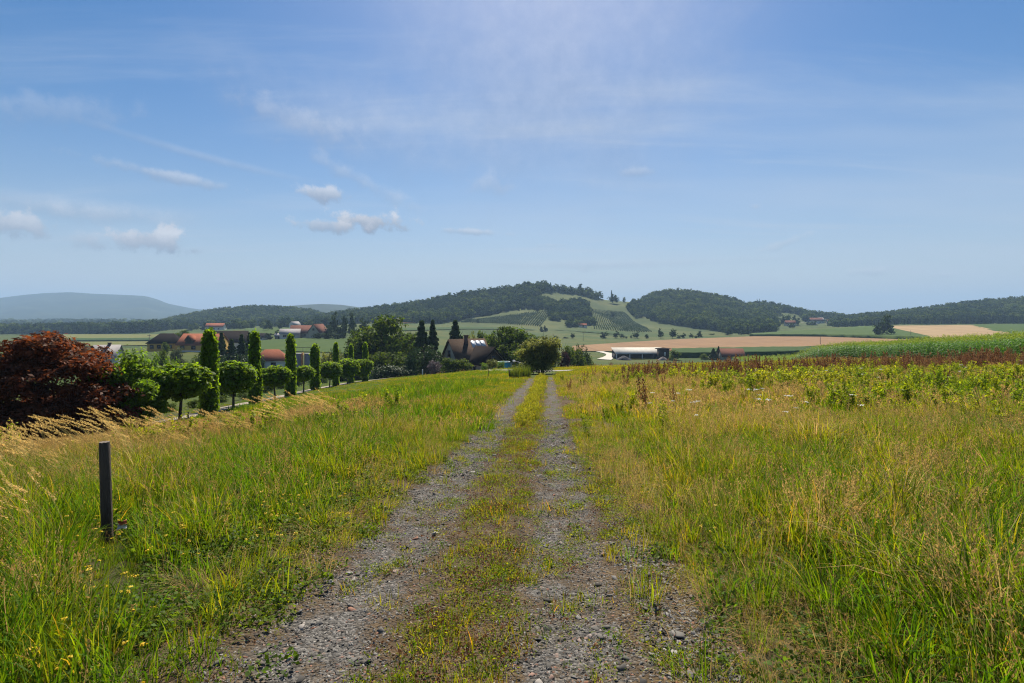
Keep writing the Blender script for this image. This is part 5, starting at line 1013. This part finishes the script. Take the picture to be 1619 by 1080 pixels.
def c_maize(seed):
    c = Clump(seed); rg = c.rg; t, p, h = c.blades(1, .01, (2.05, 2.35), .035, (0, .02), (.8, .85, .8), W1, 0, spread=.05)
    for k in range(11):
        a = k * math.pi + rg.normal() * .35 + seed; z = .3 + k * .155; L = rg.uniform(.55, .85) * (1 - .035 * k); n = 5; bd = rg.uniform(.3, .75); P = []
        for i in range(n + 1):
            f = i / n; r = L * f; zz = z + L * (.75 * f - bd * 1.25 * f * f); w = .085 * (1 - f ** 2) * min(1, .5 + f * 3) + .004; sx, sy = -math.sin(a), math.cos(a)
            P += [(math.cos(a) * r - sx * w / 2, math.sin(a) * r - sy * w / 2, zz + .01), (math.cos(a) * r + sx * w / 2, math.sin(a) * r + sy * w / 2, zz)]
        cc = np.array([[1, 1, 1]]) * rg.uniform(.8, 1.25); c.quads(np.array(P), [(2 * i, 2 * i + 1, 2 * i + 3, 2 * i + 2) for i in range(n)], np.repeat(cc, len(P), 0), 0)
    tp = t[0]; P = tp + rg.normal(size=(14, 3)) * [.06, .06, .09] + [0, 0, .1]; c.leaves(P, .065, (2.4, 1.5, 2.2), 0, .1, 7.); return c.mesh('maize_plant', ['maize'])
def rocks(seed):
    rg = R(seed); b = [(-1, -1, -.5), (1, -1, -.5), (1, 1, -.5), (-1, 1, -.5), (-.8, -.8, .5), (.8, -.8, .5), (.8, .8, .5), (-.8, .8, .5)]
    v = np.array(b) * [.5, .38, .42] + rg.normal(size=(8, 3)) * .11; q = [(0, 3, 2, 1), (4, 5, 6, 7), (0, 1, 5, 4), (1, 2, 6, 5), (2, 3, 7, 6), (3, 0, 4, 7)]; return mesh_np('pebble', v, [np.array(q)], M['pebble'])
def pebble_mat():
    m, nt, out = new_mat('pebble_stone'); L = nt.links.new; ti = N(nt, 'ShaderNodeAttribute', attribute_name='tint'); ti.attribute_type = 'INSTANCER'
    r = ramp(nt, [(0, (.048, .044, .040)), (.3, (.095, .089, .081)), (.65, (.145, .136, .124)), (.86, (.21, .198, .182)), (.93, (.29, .27, .245)), (.97, (.24, .125, .085))]); L(ti.outputs['Fac'], r.inputs[0])
    bs = N(nt, 'ShaderNodeBsdfPrincipled', inp={'Roughness': .95, 'Specular IOR Level': .08}); L(r.outputs[0], bs.inputs['Base Color']); L(bs.outputs[0], out.inputs[0]); return m
M['pebble'] = pebble_mat()

# ---- where things grow: scattered on the ground, thinned by plant community
def spread_pts(dens, y0, y1, seed, margin=.14, extra=1.0):
    """random ground points in the visible wedge (a little wider than the frame) with density per square metre"""
    rg = R(seed); um = .9 + margin; area = um * (y1 ** 2 - y0 ** 2) + 4 * (y1 - y0); n = int(area * dens)
    Y = np.sqrt(rg.uniform(y0 ** 2, y1 ** 2, n)); X = rg.uniform(-1, 1, n) * (um * Y + 1.0); return X, Y
def zones(X, Y):
    v = X - TC(Y); n1 = fnoise(X, Y, 3.2, 51); n2 = fnoise(X, Y, 9., 55); n3 = fnoise(X, Y, 1.1, 58)
    edgeL = -1.08 - (n3 - .5) * .9 - .25 * sstep(20, 40, Y); edgeR = 1.38 + (n3 - .5) * .8
    inL = sstep(-.2, .35, edgeL - v); inR = sstep(-.2, .4, v - edgeR)          # 1 well inside the meadow
    gl = np.clip(inL + inR, 0, 1); px_ = CX + F * X / Y
    rowX = np.interp(Y, [20] + ROW + [110], [gp(200, 22)[0]] + [gp(x, d)[0] for x, d in zip(rowx, ROW)] + [gp(660, 110)[0]])
    beyond = X < rowX - .3                                                   # garden side of the path
    return dict(v=v, n1=n1, n2=n2, n3=n3, L=v < 0, g=gl, beyond=beyond, row=X - rowX, px=px_)
FIELD_EDGE = lambda X, Y: X - (45 + (Y - 50) * .208 + (fnoise(X, Y, 20, 66) - .5) * 3)        # >0 inside the maize
def not_here(X, Y):
    x = CX + F * X / Y
    house_ = (np.abs(X - gp(733, 112)[0]) < 7) & (np.abs(Y - 112) < 7)
    drive = (Y > 70) & (Y < 118) & (np.abs(Y - np.interp(x, [600, 640, 700, 770, 800, 840, 905], [112, 112, 112, 100, 86, 76, 74])) < 2.4) & (x < 905) & (x > 560)
    return house_ | drive
def put(name, label, protos, X, Y, s, tint, seed, tilt=.1, zoff=0.0, kinds=None):
    rg = R(seed); n = len(X); Z = H(X, Y) + zoff
    idx = rg.integers(0, len(protos), n) if kinds is None else kinds
    return scatter(name, protos, np.stack([X, Y, Z], 1), rg.uniform(0, 6.2832, n) if tilt is not None else rg.normal(size=n) * .45, s, np.clip(tint, 0, 1), idx, None if tilt is None else rg.normal(size=(n, 2)) * tilt, label)

lush = [c_lush(s) for s in range(101, 105)]; short = [c_short(s) for s in range(111, 114)]; mead = [c_mead(s) for s in range(121, 126)]; straw = [c_straw(s) for s in range(131, 135)]; matg = [c_mat(s) for s in range(141, 144)]
weed = [c_weed(s) for s in range(151, 155)]; low = [c_low(s) for s in range(161, 164)]; dock = [c_dock(s) for s in range(171, 175)]; red = [c_red(s) for s in range(181, 184)]; tuft = [c_tuft(s) for s in range(186, 190)]; plume = [c_plume(s) for s in range(191, 195)]
def c_tuss(seed, k=1.0):              # big arching tussock
    c = Clump(seed); c.blades(130, .13 * k, (.3, .62), .0095 * k, (.3, 1.1), (.8, .8, .8), (1.1, 1.08, .9), spread=.5, segs=5); c.blades(22, .13 * k, (.4, .8), .006 * k, (.4, 1.3), W1, W1, 1, spread=.5); return c.mesh('grass_tussock', ['grass', 'dry'])
tuss = [c_tuss(s) for s in (281, 282, 283)]; tuss2 = [c_tuss(s, 1.5) for s in (285, 286, 287)]
K2 = 2.3
lush2 = [c_lush(s, K2, 46) for s in range(201, 204)]; short2 = [c_short(s, K2, 60) for s in range(211, 214)]; mead2 = [c_mead(s, K2, 36) for s in range(221, 224)]; straw2 = [c_straw(s, K2, 36) for s in range(231, 234)]; weed2 = [c_weed(s, 1.25, 9) for s in range(251, 254)]; dock2 = [c_dock(s, 1.25, 5) for s in range(271, 274)]
K3 = 5.0
short3 = [c_short(s, K3, 70) for s in range(311, 314)]; mead3 = [c_mead(s, K3, 40) for s in range(321, 324)]; straw3 = [c_straw(s, K3, 40) for s in range(331, 334)]
ALLK = dict(tuss=tuss, tuss2=tuss2, lush=lush, short=short, mead=mead, straw=straw, mat=matg, weed=weed, low=low, dock=dock, plume=plume, lush2=lush2, short2=short2, mead2=mead2, straw2=straw2, weed2=weed2, dock2=dock2, short3=short3, mead3=mead3, straw3=straw3)

def community(X, Y, seed, sfx=''):
    """weights of the plant kinds at each point"""
    z = zones(X, Y); L, v, n1, n2, n3 = z['L'], z['v'], z['n1'], z['n2'], z['n3']; Rr = ~L; W = {}
    near = 1 - sstep(7, 11, Y)
    gold = L * sstep(10, 14, Y) * (1 - sstep(19, 25, Y)) * sstep(4.5, 8, -v + (n2 - .5) * 4) * sstep(.22, .5, n2 + .16)                      # dry golden band on the left slope
    lawn = L * np.clip((1 - sstep(3, 7, z['row'] + (n2 - .5) * 5)) * sstep(17, 22, Y) + sstep(19, 27, Y + (n2 - .5) * 10), 0, 1) + Rr * sstep(44, 54, Y + (n2 - .5) * 10) * (FIELD_EDGE(X, Y) < -3)
    browny = Rr * sstep(10, 14, Y) * (1 - sstep(26, 34, Y)) * sstep(.42, .66, n2 + .14 * (1 - sstep(8, 16, v))) * sstep(2.2, 4, v)             # dry patch right of the track
    yellowg = Rr * sstep(9, 14, Y) * (1 - sstep(26, 36, Y)) * sstep(6, 11, v)                                                # goldenrod stand
    dockz = Rr * sstep(32, 35, Y + (n1 - .5) * 6) * (1 - sstep(39, 44, Y)) * sstep(5, 9, v) * sstep(.38, .6, n2 + .1)
    edge = 1 - sstep(.3, 1.6 + 1.6 * sstep(12, 20, Y), np.maximum(np.abs(v) - 1.5, 0))
    W['lush'] = Rr * .8 * (1 - edge) + L * (1.5 * sstep(.3, .6, n1) + .9) * (1 - .9 * gold) * (1 - .8 * lawn) * (1 - .7 * edge) + Rr * (1.0 * sstep(.4, .65, n1) + .35) * (1 - .8 * edge) * (1 - .5 * browny)
    W['mead'] = .40 * (1 - lawn) * L + .52 * Rr * (1 - lawn) + .05 * lawn
    W['straw'] = 1.5 * gold + .12 * browny + .14 * Rr * sstep(.5, .7, n3) * (1 - lawn) + .05 * (1 - lawn) + .2 * edge * Rr * near
    W['short'] = 3.2 * lawn + 1.1 * edge + .25
    W['mat'] = 1.1 * edge * Rr + .25 * edge + .4 * browny + .12
    W['weed'] = Rr * (.32 * sstep(.45, .62, n1) * sstep(6, 10, Y) + .13 * yellowg) + L * .4 * sstep(.55, .72, n1) * sstep(10, 14, Y) * (1 - lawn) * .6
    W['low'] = near * (1.3 * L * sstep(.4, .55, 1 - n1) + .5 * L + .3 * Rr + .9 * Rr * sstep(.5, .62, 1 - n3))
    dockz = dockz * (1 - .55 * sstep(.58, .68, X / Y)); W['dock'] = .25 * dockz + .006 * Rr * (Y > 14)
    W['tuss'] = (.05 + .14 * sstep(.5, .62, n3)) * (1 - lawn) * (1 - edge) * (1 - .7 * gold)
    z.update(gold=gold, lawn=lawn, browny=browny, yellowg=yellowg, dockz=dockz, edge=edge); return W, z
TINT = dict(tuss=(.12, .7), lush=(.15, .5), short=(.40, .45), mead=(.35, .5), straw=(.4, .5), mat=(.3, .5), weed=(.12, .5), low=(.15, .4), dock=(.3, .6))
LAB = {'near': 'tall mixed meadow grass, straw and weeds close beside the track', 'middle': 'meadow grass, dry straw and rusty dock across the slope', 'far': 'bright short grass on the far part of the slope'}
POST = (float(gp(172, PX_D)[0]), PX_D)
def meadow(part, y0, y1, dens, kinds, sfx, seed, size, keep=None):
    X, Y = spread_pts(dens, y0, y1, seed); W, z = community(X, Y, seed); rg = R(seed + 1)
    k = (rg.random(len(X)) < z['g']) & ~not_here(X, Y) & (FIELD_EDGE(X, Y) < .3) & ~((np.abs(z['row'] + .9) < .9) & (Y < 110) & (Y > 20)) & ~(z['beyond'] & (rg.random(len(X)) < .35))
    X, Y = X[k], Y[k]; W = {a: b[k] for a, b in W.items()}; z = {a: b[k] for a, b in z.items()}
    names = [n for n in kinds]; P = np.stack([W[n] for n in names], 1); P = P / P.sum(1, keepdims=True); ch = (rg.random((len(X), 1)) > np.cumsum(P, 1)).sum(1).clip(0, len(names) - 1)
    protos, base = [], []
    for n in names:
        ps = ALLK[n + sfx] if n + sfx in ALLK else ALLK[n]; base.append((len(protos), len(ps))); protos += ps
    b = np.array(base)[ch]; idx = b[:, 0] + rg.integers(0, 1000, len(X)) % b[:, 1]
    t0 = np.array([TINT[n] for n in names])[ch]; tint = t0[:, 0] + t0[:, 1] * (z['n2'] - .5) * 2.0 + (z['n3'] - .5) * 1.2 + rg.normal(size=len(X)) * .22 - .22 * z['lawn'] * z['L'] + .10 * z['yellowg'] + .12 * (~z['L'])
    s = size * rg.uniform(.75, 1.25, len(X)) * (1 - .30 * z['edge']) * (.62 + .45 * z['n1'] + .45 * z['n3'])
    s = np.where(z['beyond'], s * .5, s) * (1 - .45 * z['L'] * (1 - sstep(5, 11, z['row'])) * sstep(13, 18, Y)) * (1 - .2 * z['gold']) * (1 - .68 * ((np.abs(X - POST[0] * Y / POST[1]) < .34) & (Y < POST[1] + .25) & (Y > POST[1] - 1.7)))
    put({'near': 'meadow_grass', 'middle': 'slope_grass', 'far': 'lawn_grass'}[part], LAB[part], protos, X, Y, s, tint, seed + 2, .12, kinds=idx)
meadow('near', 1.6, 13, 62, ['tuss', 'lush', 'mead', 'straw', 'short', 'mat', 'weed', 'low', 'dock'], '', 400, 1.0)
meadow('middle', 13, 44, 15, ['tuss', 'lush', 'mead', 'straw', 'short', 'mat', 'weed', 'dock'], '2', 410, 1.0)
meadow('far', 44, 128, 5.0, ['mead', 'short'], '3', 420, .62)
# reed-grass plumes, set out round the post and across the left slope
def plumes():
    rg = R(430); X, Y = spread_pts(5.5, 4.3, 15, 431); v = X - TC(Y); n = fnoise(X, Y, 2.6, 71); k = (v < -3.2) & (n > .44) & (rg.random(len(X)) < .7 * (1 - .72 * sstep(9, 12, Y)) * (1 - sstep(-5.5, -3.2, v))); X, Y = X[k], Y[k]
    scatter('plume_grass', plume, np.stack([X, Y, H(X, Y)], 1), rg.normal(size=len(X)) * .33, rg.uniform(.6, 1.15, len(X)), np.clip(rg.normal(size=len(X)) * .3 + .6, 0, 1), rg.integers(0, 4, len(X)), label='pale feathery plumes of tall grass arching in the wind')
plumes()
# dock spikes in the mid band
def docks():
    rg = R(440); X, Y = spread_pts(2.4, 26, 50, 441); W, z = community(X, Y, 1); k = (rg.random(len(X)) < z['dockz'] * sstep(.42, .6, fnoise(X, Y, 7, 79))) & (FIELD_EDGE(X, Y) < -1); X, Y = X[k], Y[k]
    put('dock_stalks', 'rusty brown seed stalks of dock standing before the maize', dock2, X, Y, rg.uniform(.7, 1.5, len(X)), rg.random(len(X)), 442, .06)
docks()
# weeds of the track itself
def track_plants():
    rg = R(450); n = 34000; Y = np.sqrt(rg.uniform(1.5 ** 2, 55 ** 2, n)); Y = np.where(rg.random(n) < .6, rg.uniform(1.5, 20, n), Y); v = rg.uniform(-1.75, 1.9, n); X = TC(Y) + v
    mid = np.exp(-((v - .03) / .36) ** 4); rut = np.maximum(np.exp(-((v + .78) / .40) ** 4), np.exp(-((v - .75) / .34) ** 4)); n3 = fnoise(X, Y, .7, 81); n4 = fnoise(X, Y, .32, 84)
    far = sstep(10, 30, Y)
    p = mid * (.35 + .8 * sstep(.42, .62, n3)) + .03 * rut + .75 * (np.abs(v) > 1.15) * sstep(.35, .58, n3) + .30 * sstep(.46, .66, n4) * rut * (1 + .7 * (v > 0)) * (1 - sstep(12, 18, Y)); k = rg.random(n) < p; X, Y, v, far, n3, mid = (a[k] for a in (X, Y, v, far, n3, mid))
    r = rg.random(len(X)); isred = r < .22 * (1 - far * .8) * (mid > .3) + .14; protos = tuft + red + [short[0]]; idx = np.where(isred, 4 + rg.integers(0, 3, len(X)), np.where(r > .93 - .25 * far, 7, rg.integers(0, 4, len(X))))
    put('track_weeds', 'small green tufts and reddish weeds growing in the gravel', protos, X, Y, rg.uniform(.5, 1.15, len(X)) * (1 + .5 * far), rg.random(len(X)) * .9, 452, .15, zoff=.02, kinds=idx)
    # taller row of weeds along the middle, further off
    n = 900; Y = rg.uniform(14, 54, n); X = TC(Y) + rg.normal(size=n) * .14; k = fnoise(X * .5, Y, 3.5, 87) > .44; X, Y = X[k], Y[k]
    put('middle_weeds', 'yellowish green weeds along the strip between the ruts', [weed[0], weed[1], short[1], mead[2]], X, Y, rg.uniform(.25, .6, len(X)), .5 + rg.random(len(X)) * .5, 455, .1)
track_plants()
def pebbles():
    rg = R(460); n = 190000; Y = 1.7 + (16 - 1.7) * rg.random(n) ** 1.5; v = rg.uniform(-1.6, 1.85, n); X = TC(Y) + v
    rut = np.maximum(np.exp(-((v + .78) / .46) ** 4), np.exp(-((v - .75) / .40) ** 4) * .95); rub = np.exp(-((v - 1.4) / .3) ** 2) * (Y < 6) * .55; n3 = fnoise(X, Y, .45, 91)
    k = rg.random(n) < np.maximum(rut * (.45 + .8 * n3), rub) + .12; X, Y, v, rub = X[k], Y[k], v[k], rub[k]; m = len(X)
    s = .006 + .010 * rg.random(m) ** 2.4 + (rg.random(m) < .006) * rg.uniform(.012, .032, m); s = s * (1 + .5 * (rub > .3)) * np.where(Y > 8, 1.35, 1)
    sc = np.stack([s * 1.5, s * 1.25, s * .85], 1); fade = 0
    o = scatter('gravel', [rocks(q) for q in range(470, 478)], np.stack([X, Y, H(X, Y) + .028 - .07 * sstep(1.5, 2.05, np.abs(v)) + (fnoise(X, Y, .5, 30) - .5) * .035 + s * .15], 1), rg.uniform(0, 6.28, m), sc, rg.random(m) ** 1.05, rg.integers(0, 8, m), rg.normal(size=(m, 2)) * .35, 'loose grey gravel and small stones lying in the ruts')
pebbles()
def flowers():
    rg = R(480); ye = [c_flower(s, 'petal_y') for s in (481, 482)]; wh = [c_flower(s, 'petal_w', 2, (.5, .85), .022, True) for s in (484, 485)]
    X, Y = spread_pts(3.2, 2.2, 7.5, 486); v = X - TC(Y); k = (v < -1.2) & (v > -5.5) & (rg.random(len(X)) < .55); k |= (v > -1.0) & (v < 2.2) & (rg.random(len(X)) < .12)
    put('yellow_wildflowers', 'tiny yellow flowers dotted beside the near track', ye, X[k], Y[k], np.where(np.abs(v[k]) < 1.2, .45, 1.0), rg.random(k.sum()), 487, .1)
    X, Y = spread_pts(.35, 8, 34, 488); v = X - TC(Y); k = (v > 3) & (fnoise(X, Y, 6, 73) > .48); put('white_wildflowers', 'scattered white umbel flowers in the right hand meadow', wh, X[k], Y[k], rg.uniform(.9, 1.3, k.sum()), rg.random(k.sum()), 489, .06)
flowers()
def maize():
    rg = R(500); A = np.array([45., 50.]); d = np.array([.208, 1.]); d /= np.linalg.norm(d); nrm = np.array([d[1], -d[0]]); u, w = np.meshgrid(np.arange(-28, 150, .24), np.concatenate([np.arange(0, 9, .75), np.arange(9, 42, 1.5)]), indexing='ij')
    u = u + rg.normal(size=u.shape) * .05; w = w + rg.normal(size=w.shape) * .06; P = A + u[..., None] * d + w[..., None] * nrm; X, Y = P[..., 0].ravel(), P[..., 1].ravel()
    k = (FIELD_EDGE(X, Y) > .2) & (X / Y < 1.25) & (rg.random(len(X)) < .93); X, Y = X[k], Y[k]
    put('maize_crop', 'dense green maize with yellowish tassels along the slope top', [c_maize(s) for s in range(501, 506)], X, Y, rg.uniform(.95, 1.2, len(X)) * (.95 + .18 * fnoise(X, Y, 9, 77)), rg.random(len(X)), 507, .03)
maize()
# the reed clump and the soil bank at the end of the meadow
def reed_clump():
    X, Y, Z = at(822, 52); t = thing('reed_clump', 'bushy clump of tall yellow green reeds beside the track end', 'grass clump', (X, Y, Z)); c = Clump(520)
    c.blades(520, 1.0, (.8, 1.45), .035, (.05, .55), (.5, .55, .5), (1.15, 1.1, .8), 0, spread=.3); m = leaf_mat('reed_blade', (.12, .16, .03), (.13, .17, .035), .4, inst=False); me = c.mesh('reed_leaves', ['grass']); me.materials.clear(); me.materials.append(m); obj('blades', me, t)
reed_clump()
def soil_bank():
    n, m = 60, 14; x = np.linspace(905, 1135, n)[:, None]; t = np.linspace(0, 1, m)[None]; D = 112 + 12 * t + 0 * x; X = (x - CX) / F * D; env = np.sin(np.pi * t) ** .7 * np.minimum(1, np.sin(np.pi * np.clip((x - 905) / 230, 0, 1)) * 2.2)
    Z = H(X, D) - .15 + env * (1.1 + 1.0 * (fnoise(X, D, 5, 93) - .4)) + (fnoise(X, D, 1.1, 95) - .5) * .5 * env
    i = np.arange((n - 1) * m).reshape(n - 1, m)[:, :-1].ravel(); f = np.stack([i, i + m, i + m + 1, i + 1], 1); tag(obj('soil_bank', mesh_np('soil_bank', np.stack([X, D, Z], -1).reshape(-1, 3), f, flat_mat('weedy_soil', (.10, .075, .05), (.075, .085, .03), .55, .95, .8, 4), smooth=True)), 'low rough bank of dark soil and weeds across the meadow end', kind='structure')
    rg = R(530); k = 420; xx = rg.uniform(908, 1132, k); tt = rg.uniform(.1, .9, k); d = 112 + 12 * tt; X = (xx - CX) / F * d; e = np.sin(np.pi * tt) ** .7 * np.minimum(1, np.sin(np.pi * (xx - 905) / 230) * 2.2)
    scatter('bank_weeds', [straw2[0], mead2[1], dock2[0], weed2[1]], np.stack([X, d, H(X, d) - .2 + e * 1.1], 1), rg.uniform(0, 6.28, k), rg.uniform(.7, 1.2, k), rg.random(k) * .6, rg.integers(0, 4, k), rg.normal(size=(k, 2)) * .15, 'straggling weeds growing over the soil bank')
soil_bank()
